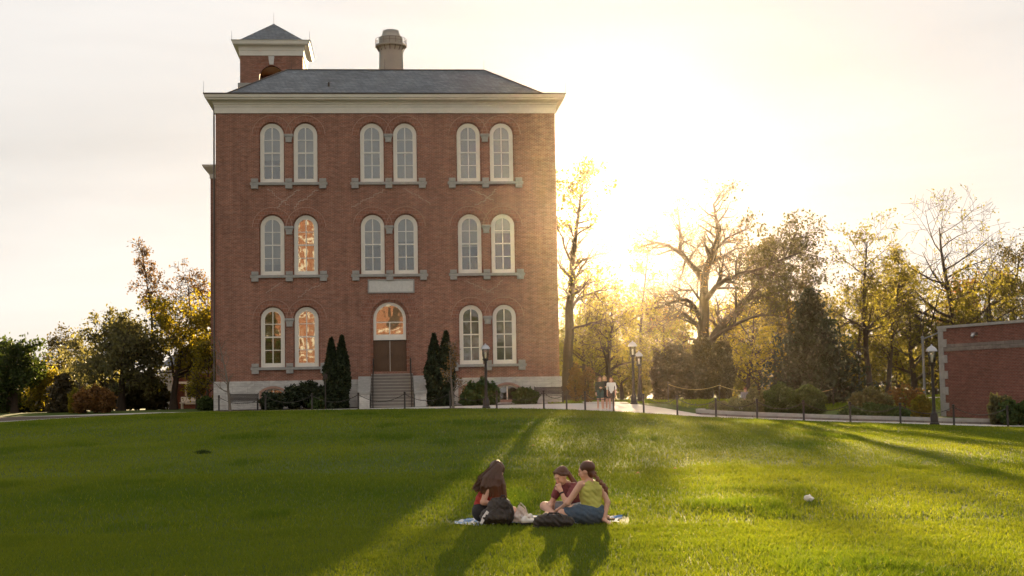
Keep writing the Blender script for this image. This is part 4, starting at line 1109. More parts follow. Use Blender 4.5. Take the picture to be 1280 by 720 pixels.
# --- clipped columns and shrubs
def mound(name,label,x,y,lobes,mat,seed,n,size,cat='shrub',group=None,z=None,stems=7,long=1.4,shell=.55):
    """leaf mass inside one or more ellipsoid lobes (cx,cy,cz,rx,ry,rz) with stems"""
    rg=np.random.default_rng(seed); p=Plant(seed); C=[];G=[]
    vol=[l[3]*l[4]+l[4]*l[5]+l[3]*l[5] for l in lobes]; sv=sum(vol)
    for l,v_ in zip(lobes,vol):
        k=int(n*v_/sv); d=rg.normal(0,1,(k,3)); d/=np.linalg.norm(d,axis=1)[:,None]
        rr=(shell+(1-shell)*rg.random(k))**.8
        bump=1+.10*np.sin(d[:,0]*5+seed)*np.sin(d[:,1]*6+2*seed)+.10*np.sin(d[:,2]*7+d[:,0]*4+seed)+rg.normal(0,.045,k)
        q=d*(rr*bump)[:,None]*np.array(l[3:])+np.array(l[:3]); q=q[q[:,2]>.02]
        C.append(q); G.append(.5+.5*np.sin(q[:,0]*3.1+seed)*np.sin(q[:,2]*3.7+q[:,1]*2.3))
        for s_ in range(stems):
            a=rg.random()*6.28; b_=rg.random()
            e=Vector((l[0]+math.cos(a)*l[3]*.6*b_,l[1]+math.sin(a)*l[4]*.6*b_,l[2]+l[5]*.5))
            p.limb([Vector((l[0]*.8+math.cos(a)*.08,l[1]*.8+math.sin(a)*.08,-.05)),Vector((l[0]*.7+e.x*.3,l[1]*.7+e.y*.3,l[2]*.6)),e],[.03,.02,.006],4)
    C=np.concatenate(C);G=np.concatenate(G)
    return finish_plant(name,p,x,y,label,cat,mat,leafquads(C,size,rg,long,G),group,z=z)
def column(name,label,x,y,H,r,seed,twin=True,cat='shrub'):
    rg=np.random.default_rng(seed); p=Plant(seed); C=[];G=[]
    for (ox,h) in (((-r*.42,H*.97),(r*.42,H)) if twin else ((0,H),)):
        k=int(5200*h/4); t=rg.random(k)**.9; a=rg.random(k)*6.283
        prof=np.minimum(1,(1-t)*2.2)**.8*(.80+.2*np.sin(t*3.1))*r*(.68 if twin else 1)*(1+.12*np.sin(a*3+t*19+seed))
        rr=prof*(.7+.3*rg.random(k))
        C.append(np.stack([ox*(1-.25*(1-t))+rr*np.cos(a),rr*np.sin(a),t*h+.03],1)); G.append(.5+.5*np.sin(a*4+t*23))
        p.limb([Vector((ox,0,-.05)),Vector((ox,0,h*.9))],[.05,.012],5)
    C=np.concatenate(C);G=np.concatenate(G)
    n_=len(C); aa=rg.normal(0,.35,(n_,3)); 
    V,F,T=leafquads(C,.13,rg,2.0,G)
    return finish_plant(name,p,x,y,label,cat,M['leaf_dark'],(V,F,T),'columnar evergreens flanking the steps')
column('columnar_evergreen','twin pointed columnar evergreen on the left side of the steps',-10.0,80.6,4.15,.72,101)
column('columnar_evergreen','twin pointed columnar evergreen on the right side of the steps',-4.15,80.9,4.25,.82,102)
def shrub_at(name,label,px0,px1,pytop,Y,mat,seed,n,size,lobes=None,cat='shrub',group=None,depth=None,shell=.55):
    """round shrub spanning px0..px1 in the photograph, its top at pytop, standing at distance Y"""
    xc=pxX((px0+px1)/2,Y); w=(px1-px0)/1778*Y; z=tz(xc,Y); h=1.75+((497-((px0+px1)/2-640)*.01746)-pytop)/1778*Y - z
    d=depth or w*.8
    if lobes is None: lobes=[(0,0,h*.45,w*.5,d*.5,h*.56)]
    else: lobes=[(a*w,b*d,c*h,e*w,f*d,g*h) for a,b,c,e,f,g in lobes]
    return mound(name,label,xc,Y,lobes,mat,seed,n,size,cat,group,z=z-.02,shell=shell)
two=[(-.24,0,.50,.27,.45,.52),(.22,.1,.46,.29,.45,.50)]
three=[(-.30,0,.42,.22,.4,.45),(.02,.1,.52,.26,.45,.50),(.30,0,.40,.22,.4,.44)]
GS='shrubs in the bed along the hall'
shrub_at('round_shrub','small round dark shrub covering the basement window at the left of the hall',322,355,490,81.2,M['leaf_dark'],111,3000,.12,None,group=GS)
shrub_at('broad_shrub','broad dark green shrub under the left pair of ground floor windows',353,412,476,82.0,M['leaf_dark'],112,5600,.14,three,group=GS)
shrub_at('low_shrub','low shrub in front of the broad dark shrub left of the steps',384,411,496,80.9,M['leaf_box'],113,2200,.12,None,group=GS)
shrub_at('broad_shrub','loose olive shrub behind the lamp post in front of the hall',577,622,474,81.6,M['leaf_box'],114,4200,.14,three,group=GS)
shrub_at('round_shrub','low clipped shrub at the foot of the loose olive shrub',572,618,488,80.6,M['leaf_box'],115,3000,.12,two,group=GS)
shrub_at('round_shrub','clipped green shrub between the basement window and the right bench',638,671,484,81.4,M['leaf_box'],116,3600,.12,None,group=GS)
# shrubs in the raised bed and round the trees
shrub_at('boxwood_shrub','pair of joined round green shrubs behind the kerb wall',953,1028,482,70.2,M['leaf_box'],121,17000,.095,two,shell=.8)
shrub_at('loose_shrub','loose spiky shrub behind the kerb wall below the dark pine',1058,1112,484,70.0,M['leaf_grey'],122,4200,.15,three)
shrub_at('low_shrub','low spreading green shrub at the kerb wall left of the tall lamp post',1046,1130,503,67.6,M['leaf_box'],123,4200,.11,three)
shrub_at('corner_shrub','dark pointed shrub by the brick building at the right edge',1231,1262,492,64.5,M['leaf_grey'],124,3000,.12,two)
shrub_at('corner_shrub','light green shrub at the right edge in front of the brick building',1244,1288,500,63.6,M['leaf_box'],125,4600,.11,two)
shrub_at('flowering_shrub','sparse shrub with pinkish buds left of the slim grey post',1100,1152,478,76,M['leaf_orange'],126,1500,.10,three)
shrub_at('green_shrub','small bright green shrub at the foot of the slim grey post',1134,1160,494,71,M['leaf_yellow'],127,1500,.11,None)
shrub_at('silver_shrub','low silvery shrub in front of the seated figure',884,952,497,70.6,M['leaf_pale'],128,2800,.10,three)
shrub_at('silver_shrub','taller silvery shrub right of the seated figure',930,962,484,73.5,M['leaf_pale'],129,1800,.11,two)
shrub_at('yew_shrub','broad brown yew mass left of the big bare tree trunk',812,872,428,101,M['leaf_yew'],130,9500,.17,three,depth=3.2)
shrub_at('yew_shrub','dark brown yew mass right of the big bare tree trunk',862,916,420,102.5,M['leaf_yew'],131,8500,.17,two,depth=3.2)
shrub_at('twiggy_shrub','pale twiggy shrub between the hall corner and the walking group',708,742,455,92,M['leaf_bud'],132,1500,.11,two)
shrub_at('orange_shrub','rust coloured shrub in front of the grey green tree',92,142,482,86,M['leaf_orange'],133,4600,.13,three)
shrub_at('green_shrub','yellowish shrub between the small conifer and rust coloured shrub',84,104,486,87,M['leaf_yellow'],134,2000,.12,None)
shrub_at('green_shrub','low dark shrub at the left corner of the hall',246,268,495,84.5,M['leaf_green'],135,2000,.12,None)
shrub_at('dark_hedge','dark hedge below the large grey green tree',128,210,470,104,M['leaf_olive'],136,7500,.2,three,cat='hedge',depth=3)
shrub_at('dark_hedge','dark hedge at the foot of the far left trees',-14,62,492,98,M['leaf_olive'],137,5500,.2,three,cat='hedge',depth=3)

# --- far wood: one mass behind everything
rg=np.random.default_rng(77); C=[];G=[]
for k in range(150):
    a=-110+220*(k+.5)/150+rg.normal(0,.8); yy=158+rg.random()*22+abs(a)*.15
    if -34<a*1.0<2 and rg.random()<.5: continue
    h=5.0+3.2*rg.random()
    if a<-20: h*=.72
    n_=520; d=rg.normal(0,1,(n_,3)); d/=np.linalg.norm(d,axis=1)[:,None]; d*=(rg.random(n_)**.4)[:,None]
    C.append(d*np.array([2.6,2.2,h*.55])+np.array([a,yy,1.3+h*.5])); G.append(np.full(n_,rg.random()))
n_=11000; C.append(np.stack([rg.random(n_)*220-110,150+25*rg.random(n_),1.0+3.2*rg.random(n_)**1.3],1)); G.append(rg.random(n_)*.6)
C=np.concatenate(C);G=np.concatenate(G); k=C[:,2]>1.0
V,F,T=leafquads(C[k],.42,rg,1.5,G[k])
tag(raw_mesh('far_wood',V,F,T,M['leaf_wood']),'far off wood behind the lawn seen as one golden mass','wood',kind='stuff')

# --- dark tuft and litter on the lawn
x_,y_=-8.2,37.6
rgt=np.random.default_rng(5); n_=420; a_=rgt.random(n_)*6.28; q_=np.sqrt(rgt.random(n_)); X=x_+.22*q_*np.cos(a_); Yy=y_+.18*q_*np.sin(a_); hh=.13*(1-.6*q_)*(.6+.6*rgt.random(n_))
b0=np.stack([X-.012,Yy,terr(X,Yy)],1); b1=np.stack([X+.012,Yy,terr(X,Yy)],1); tp=np.stack([X+rgt.normal(0,.07,n_),Yy+rgt.normal(0,.07,n_),terr(X,Yy)+hh],1)
o=raw_mesh('grass_tuft',np.stack([b0,b1,tp],1).reshape(-1,3),np.arange(n_*3).reshape(-1,3),np.repeat(.5*rgt.random(n_),3),M['leaf_green'])
tag(o,'small dark grass tuft standing alone on the left lawn','grass tuft')
m=MB(); K=9; rgp=random.Random(4); vv=[]; ff=[]
for i in range(6):
    for k in range(K):
        t=2*math.pi*k/K; ph=math.pi*(i+.35)/6.4; r_=.060*math.sin(ph)*(1+rgp.uniform(-.28,.28))
        vv.append((r_*math.cos(t)*1.15,r_*math.sin(t),.085*(1-math.cos(ph))*.62*(1+rgp.uniform(-.18,.18))))
for i in range(5):
    for k in range(K): ff.append((i*K+k,i*K+(k+1)%K,(i+1)*K+(k+1)%K,(i+1)*K+k))
ff+=[tuple(range(K))[::-1],tuple(5*K+k for k in range(K))]
m.add(vv,ff); xx,yy=4.47,21.9
o=m.build('crumpled_paper', surf('white_tissue',(.78,.74,.70),.9,.05,9), None, False, (xx,yy,tz(xx,yy)+.015))
tag(o,'crumpled white paper lying on the sunlit lawn at the right','litter')
ml=surf('dry_leaf',(.42,.20,.07),.8,.3,9)
for (px,py,lab) in ((793,592,'tiny tan leaf on the lawn behind the girls, right one'),(839,586,'tiny tan leaf on the lawn farther right behind the girls'),(667,566,'tiny pale leaf on the lawn behind the bowed girl in maroon'),(1206,567,'tiny pale speck of leaf on the far right lawn')):
    Yq=1.62/((py-494)/1778)
    for _ in range(6):
        xq=pxX(px,Yq); Yq=(1.75-tz(xq,Yq)-.05)/((py-497+(px-640)*.01746)/1778)
    m=MB(); m.add([(-.05,0,.02),(0,-.03,.05),(.055,0,.03),(0,.035,.07)],[(0,1,3),(1,2,3)]); o=m.build('fallen_leaf',ml,None,False,(xq,Yq,tz(xq,Yq)+.03)); tag(o,lab,'leaf','dry leaves scattered on the lawn')

# --- rope fence in the garden behind the plaza
rp=[(9.3,86),(12.6,87.5),(16.0,88),(19.6,87.6)]
for i,(x,y) in enumerate(rp):
    b=empty('rope_post',(x,y,tz(x,y)),'slim dark post of the garden rope fence, '+ORD[i]+' from the left','post','posts of the garden rope fence')
    m=MB(); m.tube([(0,0,-.05),(0,0,1.15)],.03,6); m.build('shaft',M['metal'],b); m=MB(); m.lathe([(.035,1.151),(.045,1.18),(.02,1.22)],8); m.build('cap',M['metal'],b)
for i in range(3):
    a=Vector((*rp[i],tz(*rp[i])+1.08)); b=Vector((*rp[i+1],tz(*rp[i+1])+1.08)); pts=[]
    for k in range(15):
        t=k/14; q=a.lerp(b,t); q.z-=.30*4*t*(1-t); pts.append(q)
    m=MB(); m.tube(pts,.018,5); tag(m.build('rope',M['rope']),'yellowish rope hanging between garden posts, '+ORD[i]+' span from the left','rope','ropes of the garden fence')
# ------------------------------------------------------------------ soft bodies: smooth union of tapered limbs, meshed on a grid
def rc(a, b, ra, rb=None): return ('c', np.array(a,float), np.array(b,float), float(ra), float(ra if rb is None else rb))
def el(c, r, rot=None): return ('e', np.array(c,float), np.array(r,float), None if rot is None else np.array(rot,float))
def chain(pts, rs): return [rc(pts[i],pts[i+1],rs[i],rs[i+1]) for i in range(len(pts)-1)]
def field(prims, vox, k, infl=0.0, cut=None, pad=None):
    lo=np.full(3,1e9); hi=-lo
    bb=[]
    for q in prims:
        if q[0]=='c': a=np.minimum(q[1]-q[3],q[2]-q[4]); b=np.maximum(q[1]+q[3],q[2]+q[4])
        else: m_=max(q[2]); a=q[1]-m_; b=q[1]+m_
        bb.append((a-infl,b+infl)); lo=np.minimum(lo,a-infl); hi=np.maximum(hi,b+infl)
    lo=lo-4*vox; hi=hi+4*vox
    n=np.ceil((hi-lo)/vox).astype(int)+1
    F=np.full(n,1.0,np.float32); ax=[lo[i]+vox*np.arange(n[i]) for i in range(3)]
    for q,(a,b) in zip(prims,bb):
        mg=k*1.6+3*vox
        i0=np.maximum(0,np.floor((a-mg-lo)/vox).astype(int)); i1=np.minimum(n,np.ceil((b+mg-lo)/vox).astype(int)+1)
        sl=tuple(slice(i0[j],i1[j]) for j in range(3))
        X=ax[0][sl[0]][:,None,None]; Y=ax[1][sl[1]][None,:,None]; Z=ax[2][sl[2]][None,None,:]
        if q[0]=='c':
            ba=q[2]-q[1]; L2=max(1e-12,float(ba@ba)); dx,dy,dz=X-q[1][0],Y-q[1][1],Z-q[1][2]
            t=np.clip((dx*ba[0]+dy*ba[1]+dz*ba[2])/L2,0,1)
            d=np.sqrt((dx-t*ba[0])**2+(dy-t*ba[1])**2+(dz-t*ba[2])**2)-(q[3]+(q[4]-q[3])*t)
        else:
            dx,dy,dz=X-q[1][0],Y-q[1][1],Z-q[1][2]
            if q[3] is not None:
                R_=q[3]; ux=dx*R_[0,0]+dy*R_[1,0]+dz*R_[2,0]; uy=dx*R_[0,1]+dy*R_[1,1]+dz*R_[2,1]; uz=dx*R_[0,2]+dy*R_[1,2]+dz*R_[2,2]
            else: ux,uy,uz=dx,dy,dz
            g=np.sqrt((ux/q[2][0])**2+(uy/q[2][1])**2+(uz/q[2][2])**2); d=(g-1)*min(q[2])
        d=(d-infl).astype(np.float32); o=F[sl]; h=np.clip(.5+.5*(o-d)/k,0,1)
        F[sl]=o*(1-h)+d*h-k*h*(1-h)
    if cut is not None:
        X,Y,Z=np.meshgrid(*ax,indexing='ij',sparse=True)
        for fn in cut: F=np.maximum(F,fn(X,Y,Z).astype(np.float32))
    return F,lo
def nets(F, lo, vox):
    S=F<0; n=np.array(F.shape)
    c=[(i,j,k) for i in (0,1) for j in (0,1) for k in (0,1)]
    cnt=sum(S[i:n[0]-1+i,j:n[1]-1+j,k:n[2]-1+k].astype(np.int8) for i,j,k in c)
    mk=(cnt>0)&(cnt<8); cells=np.argwhere(mk); idx=-np.ones(mk.shape,np.int64); idx[mk]=np.arange(len(cells))
    pos=np.zeros((len(cells),3)); num=np.zeros(len(cells))
    for a in c:
        for ax in range(3):
            if a[ax]==0:
                b=list(a); b[ax]=1
                fa=F[cells[:,0]+a[0],cells[:,1]+a[1],cells[:,2]+a[2]]; fb=F[cells[:,0]+b[0],cells[:,1]+b[1],cells[:,2]+b[2]]
                w=(fa<0)!=(fb<0); t=np.where(w,fa/np.where(w,fa-fb,1),0)
                q=np.tile(np.array(a,float),(len(cells),1)); q[:,ax]+=t
                pos+=np.where(w[:,None],q,0); num+=w
    V=lo+(cells+pos/num[:,None])*vox; Fc=[]
    for ax in range(3):
        sa=[slice(None)]*3; sb=[slice(None)]*3; sa[ax]=slice(0,-1); sb[ax]=slice(1,None)
        A=S[tuple(sa)]; B=S[tuple(sb)]; e=np.argwhere(A!=B); u,v=(ax+1)%3,(ax+2)%3
        e=e[(e[:,u]>0)&(e[:,v]>0)&(e[:,u]<n[u]-1)&(e[:,v]<n[v]-1)]
        def id_(du,dv):
            q=e.copy(); q[:,u]-=du; q[:,v]-=dv; return idx[q[:,0],q[:,1],q[:,2]]
        f=np.stack([id_(1,1),id_(0,1),id_(0,0),id_(1,0)],1)
        flip=~A[e[:,0],e[:,1],e[:,2]]; f[flip]=f[flip][:,::-1]; Fc.append(f)
    Fc=np.concatenate(Fc); Fc=Fc[(Fc>=0).all(1)]
    return V,Fc
def soft(name, prims, material, parent=None, vox=.007, k=.03, infl=0., cut=None, fold=0.):
    F,lo=field(prims,vox,k,infl,None if fold else cut)
    if fold:
        X,Y,Z=np.meshgrid(*[lo[i]+vox*np.arange(F.shape[i]) for i in range(3)],indexing='ij',sparse=True)
        F=F+fold*(np.sin(46*X+31*Z+2*np.sin(19*Y+7*Z))*np.sin(39*Z-27*Y+2.2*np.sin(23*X))+.6*np.sin(83*Z+41*X+1.7*np.sin(31*X+22*Y)))
        for fn in (cut or []): F=np.maximum(F,fn(X,Y,Z).astype(np.float32))
    V,Fc=nets(F,lo,vox)
    o=raw_mesh(name,V,Fc,None,material,parent); o.data.polygons.foreach_set('use_smooth',[True]*len(Fc)); return o
def hand(w, d, nrm, side=1, curl=.5, s=1.0, fingers=True):
    """palm and five fingers; d: along the palm, nrm: towards the palm's inside"""
    w=np.array(w,float); d=np.array(d,float); d/=np.linalg.norm(d); nrm=np.array(nrm,float); nrm-=d*(d@nrm); nrm/=np.linalg.norm(nrm); a=np.cross(d,nrm)*side
    P=[]
    for q in (-.026,-.009,.009,.026): P.append(rc(w+a*q*.5*s,w+(d*.075+a*q)*s,.016*s,.011*s))
    if fingers:
        for q,L in zip((-.028,-.0095,.0095,.028),(.062,.074,.080,.070)):
            b=w+(d*.078+a*q)*s; ang=0; p=b; dd=d
            for j,f in enumerate((.45,.31,.24)):
                ang+=curl*(.75,.9,.6)[j]; dd=d*math.cos(ang)+nrm*math.sin(ang); p2=p+dd*L*f*s
                P.append(rc(p,p2,(.0095-.001*j)*s,(.0088-.001*j)*s)); p=p2
        t0=w+(d*.022+a*.024)*s; t1=t0+(d*.030+a*.028+nrm*.016)*s; t2=t1+(d*.030+a*.006+nrm*.018)*s
        P+= [rc(t0,t1,.013*s,.011*s),rc(t1,t2,.010*s,.008*s)]
    return P
def frame_rot(f, up):
    f=np.array(f,float); f/=np.linalg.norm(f); up=np.array(up,float); up-=f*(f@up); up/=np.linalg.norm(up); l=np.cross(up,f)
    return np.stack([f,l,up],1)
def head(c, f, up, s=1.0):
    """skull, jaw, nose, ears, brow; c = middle of the head"""
    c=np.array(c,float); Rm=frame_rot(f,up); W_=lambda p: c+Rm@(np.array(p,float)*s)
    P=[el(W_((-.012,0,.025)),np.array((.098,.074,.090))*s,Rm), el(W_((.022,0,-.035)),np.array((.066,.058,.078))*s,Rm),
       rc(W_((.062,0,-.088)),W_((.05,0,-.075)),.026*s,.03*s), rc(W_((.083,0,.012)),W_((.103,0,-.026)),.010*s,.0135*s),
       rc(W_((.078,.03,.028)),W_((.078,-.03,.028)),.014*s), rc(W_((.066,.036,-.02)),W_((.060,.04,-.045)),.020*s,.018*s), rc(W_((.066,-.036,-.02)),W_((.060,-.04,-.045)),.020*s,.018*s),
       rc(W_((.083,.014,-.055)),W_((.083,-.014,-.055)),.0085*s)]
    for y in (-1,1): P+= [el(W_((-.005,y*.076,-.005)),np.array((.020,.010,.030))*s,Rm)]
    return P,W_,Rm
def face_bits(W_, Rm, parent, s=1.0):
    for y in (-1,1):
        soft('eye',[el(W_((.079,y*.031,.006)),np.array((.010,.015,.0065))*s,Rm)],M['eye'],parent,.0035,.004)
        soft('eyebrow',[rc(W_((.0905,y*.018,.030)),W_((.083,y*.048,.031)),.005*s,.004*s)],M['hair'],parent,.0035,.004)
    soft('mouth',[rc(W_((.0865,.018,-.055)),W_((.0865,-.018,-.055)),.0065*s)],M['lip'],parent,.0035,.004)

M['skin']=surf('fair_skin',(.52,.30,.215),.5,.07,6); M['eye']=surf('dark_eye',(.02,.015,.012),.2,.1); M['lip']=surf('lip',(.36,.11,.09),.5,.05)
def hair_mat(name, c, t):
    m,nt,out=new_mat(name); L=nt.links.new
    tc=N(nt,'ShaderNodeTexCoord'); mp=N(nt,'ShaderNodeMapping'); mp.inputs['Scale'].default_value=(60,60,4); L(tc.outputs['Object'],mp.inputs[0])
    n1=N(nt,'ShaderNodeTexNoise',Scale=1.0,Detail=3.0); L(mp.outputs[0],n1.inputs['Vector'])
    mx=N(nt,'ShaderNodeMix',data_type='RGBA'); mx.inputs[6].default_value=rgb(tuple(q*.55 for q in c)); mx.inputs[7].default_value=rgb(tuple(q*1.5 for q in c)); L(n1.outputs[0],mx.inputs[0])
    d=N(nt,'ShaderNodeBsdfPrincipled',Roughness=.42); L(mx.outputs[2],d.inputs['Base Color'])
    tr=N(nt,'ShaderNodeBsdfTranslucent'); tr.inputs[0].default_value=rgb(t); ms=N(nt,'ShaderNodeMixShader'); ms.inputs[0].default_value=.30
    bp=N(nt,'ShaderNodeBump',Strength=.6,Distance=.01); L(n1.outputs[0],bp.inputs['Height']); L(bp.outputs[0],d.inputs['Normal'])
    L(d.outputs[0],ms.inputs[1]); L(tr.outputs[0],ms.inputs[2]); L(ms.outputs[0],out.inputs[0]); return m
M['hair']=hair_mat('dark_brown_hair',(.070,.032,.016),(.42,.16,.045)); M['blond']=hair_mat('blond_hair',(.30,.20,.10),(.5,.3,.12))
M['red']=surf('red_knit',(.36,.035,.022),.85,.12,30,bump=.3,bscale=150); M['black']=surf('black_cloth',(.018,.016,.016),.85,.3,20,bump=.3,bscale=90)
M['maroon']=surf('maroon_jersey',(.17,.045,.05),.85,.12,14,bump=.2,bscale=120); M['lime']=surf('yellow_green_knit',(.44,.43,.10),.85,.08,18,bump=.35,bscale=160)
M['denim']=surf('blue_denim',(.055,.085,.125),.85,.2,25,bump=.3,bscale=200); M['pale_denim']=surf('pale_denim',(.22,.24,.27),.85,.15,20)
M['white']=surf('white_cotton',(.74,.73,.72),.85,.06,10); M['shoe']=surf('white_shoe',(.62,.60,.57),.6,.08,14)
M['bag']=surf('brown_black_nylon',(.028,.021,.017),.6,.3,14,bump=.4,bscale=60); M['tote']=surf('printed_canvas',(.70,.67,.64),.9,.05,16,col2=(.42,.30,.24))
M['olive_cloth']=surf('dark_olive_cloth',(.045,.042,.028),.85,.2,14); M['teal']=surf('grey_teal_cloth',(.06,.085,.08),.85,.2,14); M['tan_cloth']=surf('brown_cloth',(.12,.075,.05),.85,.2,14); M['grey_cloth']=surf('grey_cloth',(.20,.19,.20),.85,.15,14)

def ground_at(px, py):
    Y=20.0
    for _ in range(12):
        x=pxX(px,Y); Y=(1.75-tz(x,Y))/((py-497+(px-640)*.01746)/1778)
    return x,Y
GRP='people sitting together on the picnic blanket'
# ---- person in red, bowed, long loose hair, facing right
x0,y0=ground_at(600,653); r1=empty('person',(x0,y0,tz(x0,y0)+.035),'person in red top and black shorts with long loose hair bowed over a backpack','person',GRP)
hd,W1,Rm=head((.185,0,.685),(.72,-.10,-.69),(.69,0,.72),1.0)
arms=chain([(.085,-.165,.515),(.0,-.205,.275),(.21,-.15,.225)],[.047,.038,.026])+chain([(.085,.165,.515),(.03,.20,.28),(.24,.10,.22)],[.047,.038,.026])
body=[rc((-.03,-.075,.125),(-.03,.075,.125),.112),rc((-.03,0,.14),(.0,0,.28),.115,.10),rc((.0,-.04,.28),(.055,-.06,.43),.085,.088),rc((.0,.04,.28),(.055,.06,.43),.085,.088),
      rc((.08,-.145,.515),(.08,.145,.515),.052),rc((.06,0,.44),(.10,0,.53),.10,.07),rc((.10,0,.53),(.165,0,.63),.050,.045)]+arms+hd
legs=chain([(-.01,-.09,.115),(.34,-.24,.115),(.15,.04,.055)],[.088,.058,.040])+chain([(.15,.04,.055),(.28,.10,.04)],[.036,.028])+chain([(-.01,.09,.115),(.40,.25,.115),(.28,-.04,.055)],[.088,.058,.040])+chain([(.28,-.04,.055),(.15,-.12,.04)],[.036,.028])
hands=hand((.21,-.15,.225),(.9,.25,-.25),(0,.6,-.8),1,.55)+hand((.24,.10,.22),(.9,-.3,-.25),(0,-.6,-.8),-1,.55)
soft('body',body+legs+hands,M['skin'],r1,.0065,.022)
soft('shirt',body[1:5]+[rc((.07,-.13,.505),(.07,.13,.505),.045)],M['red'],r1,.0075,.03,.012,[lambda X,Y,Z:.215-Z+X*.25,lambda X,Y,Z:Z-.545-.0*X],fold=.004)
soft('shorts',[body[0],rc((-.03,0,.14),(-.02,0,.20),.115,.105)]+chain([(-.01,-.09,.115),(.27,-.19,.115)],[.088,.068])+chain([(-.01,.09,.115),(.27,.19,.115)],[.088,.068]),M['black'],r1,.0075,.03,.012)
rg=np.random.default_rng(11); hs_=[el(W1((-.02,0,.035)),(.112,.090,.100),Rm)]
for i in range(46):
    t=i/45; a=-1+2*rg.random(); crown=W1((-.045-.04*rg.random(),a*.065,.085-.03*abs(a)))
    if i%2==0:   # over the back
        m1=np.array((.075-.10*rg.random(),a*.13,.60-.05*rg.random())); e=np.array((-.135+.20*rg.random(),a*.165-.02,.475-.08*rg.random()+.02*abs(a)))
        hs_+=chain([crown,m1,e],[.030,.024,.009])
    else:        # hanging forward beside the face
        s_=1 if a>0 else -1
        m1=W1((.03+.05*rg.random(),s_*(.083+.02*rg.random()),.0)); e=m1+np.array((.03+.07*rg.random(),s_*.01,-.26-.13*rg.random())); m2=(m1+e)/2+np.array((.01,s_*.012,0))
        hs_+=chain([crown,m1,m2,e],[.028,.026,.020,.008])
for i in range(16):
    t=i/15; hs_+=chain([W1((-.03+.05*t,-.08,.07)),(.03+.19*t,-.165-.03*rg.random()+.04*t,.60-.03*t),(-.01+.23*t,-.222-.015*rg.random()+.07*t,.50-.03*rg.random()),(-.04+.29*t,-.225-.015*rg.random()+.09*t,.435-.15*t-.04*rg.random())],[.030,.030,.024,.008])
for i in range(60):
    a=-1+2*rg.random(); c0=W1((-.05-.05*rg.random(),a*.07,.10-.03*abs(a))); m1=np.array((.07-.12*rg.random(),a*.15-.02,.61-.05*rg.random())); e=np.array((-.16+.24*rg.random(),a*.18-.03,.485-.09*rg.random()))
    hs_+=chain([c0,m1,e],[.014,.014,.006])
hr=soft('hair',hs_,M['hair'],r1,.006,.006)
m=MB()
for i in range(70):
    a=-1+2*rg.random(); c0=W1((-.05-.06*rg.random(),a*.08,.11-.02*abs(a))); m1=np.array((.05-.13*rg.random(),a*.16-.02,.62-.06*rg.random())); e=np.array((-.18+.26*rg.random(),a*.2-.03,.49-.10*rg.random())); mm=(m1+e)/2+rg.normal(0,.012,3)
    m.tube([c0,m1,mm,e],[.003,.003,.0025,.001],3)
m.build('loose_strands',M['hair'],hr)
# ---- person in maroon, chin on hand, cross-legged
x0,y0=ground_at(711,647); r2=empty('person',(x0,y0,tz(x0,y0)+.035),'person in maroon shirt with ponytail sitting cross legged, chin resting on hand','person',GRP)
f_=np.array((-.8,-.6,0)); l_=np.array((.6,-.8,0)); G=lambda f,l,z: f_*f+l_*l+np.array((0,0,z))
hd,W2,Rm2=head(G(.21,.005,.575),f_*.80+np.array((0,0,-.42))+l_*-.02,(0,0,1),.98)
body=[rc(G(-.10,-.075,.12),G(-.10,.075,.12),.112),rc(G(-.10,0,.14),G(-.05,0,.25),.112,.10),rc(G(-.05,-.045,.25),G(.05,-.06,.37),.085,.086),rc(G(-.05,.045,.25),G(.05,.06,.37),.085,.086),
      rc(G(.09,-.145,.44),G(.09,.145,.44),.050),rc(G(.05,0,.38),G(.10,0,.45),.095,.065),rc(G(.10,0,.45),G(.185,0,.53),.047,.043)]
armL=chain([G(.10,.165,.435),G(.29,.215,.20),G(.30,.10,.385)],[.045,.037,.025]); armR=chain([G(.10,-.165,.435),G(.19,-.235,.20),G(.36,-.10,.075)],[.045,.037,.025])
legs=chain([G(-.08,.09,.11),G(.30,.27,.13),G(.26,-.06,.055)],[.086,.057,.039])+chain([G(.26,-.06,.055),G(.22,-.19,.04)],[.036,.027])+chain([G(-.08,-.09,.11),G(.28,-.30,.15),G(.38,.03,.055)],[.086,.060,.039])+chain([G(.38,.03,.055),G(.40,.16,.04)],[.036,.027])
hands=hand(G(.30,.10,.385),G(.06,-.35,.60),G(-.5,-.6,.1),1,1.1)+hand(G(.36,-.10,.075),G(.8,.3,-.15),G(0,0,-1),1,.4)
soft('body',body+armL+armR+legs+hands+hd,M['skin'],r2,.0065,.02)
face_bits(W2,Rm2,r2,.98)
soft('shirt',body[1:6]+chain([G(.10,.165,.435),G(.21,.195,.295)],[.050,.046])+chain([G(.10,-.165,.435),G(.155,-.21,.29)],[.050,.046]),M['maroon'],r2,.0075,.03,.013,[lambda X,Y,Z:.13-Z,lambda X,Y,Z:Z-.485],fold=.004)
soft('shorts',[body[0]]+chain([G(-.08,.09,.11),G(.12,.185,.12)],[.086,.070])+chain([G(-.08,-.09,.11),G(.12,-.205,.13)],[.086,.072]),M['pale_denim'],r2,.0075,.03,.012)
hs_=[el(W2((-.042,0,.045)),(.094,.082,.088),Rm2)]
for y_ in (-1,1): hs_+=chain([W2((.062,y_*.030,.098)),W2((.035,y_*.070,.055)),W2((-.010,y_*.083,.028)),W2((-.07,y_*.062,-.005)),W2((-.105,0,.02))],[.016,.018,.022,.024,.024])
hs_+=[el(W2((.006,0,.094)),(.068,.062,.034),Rm2)]
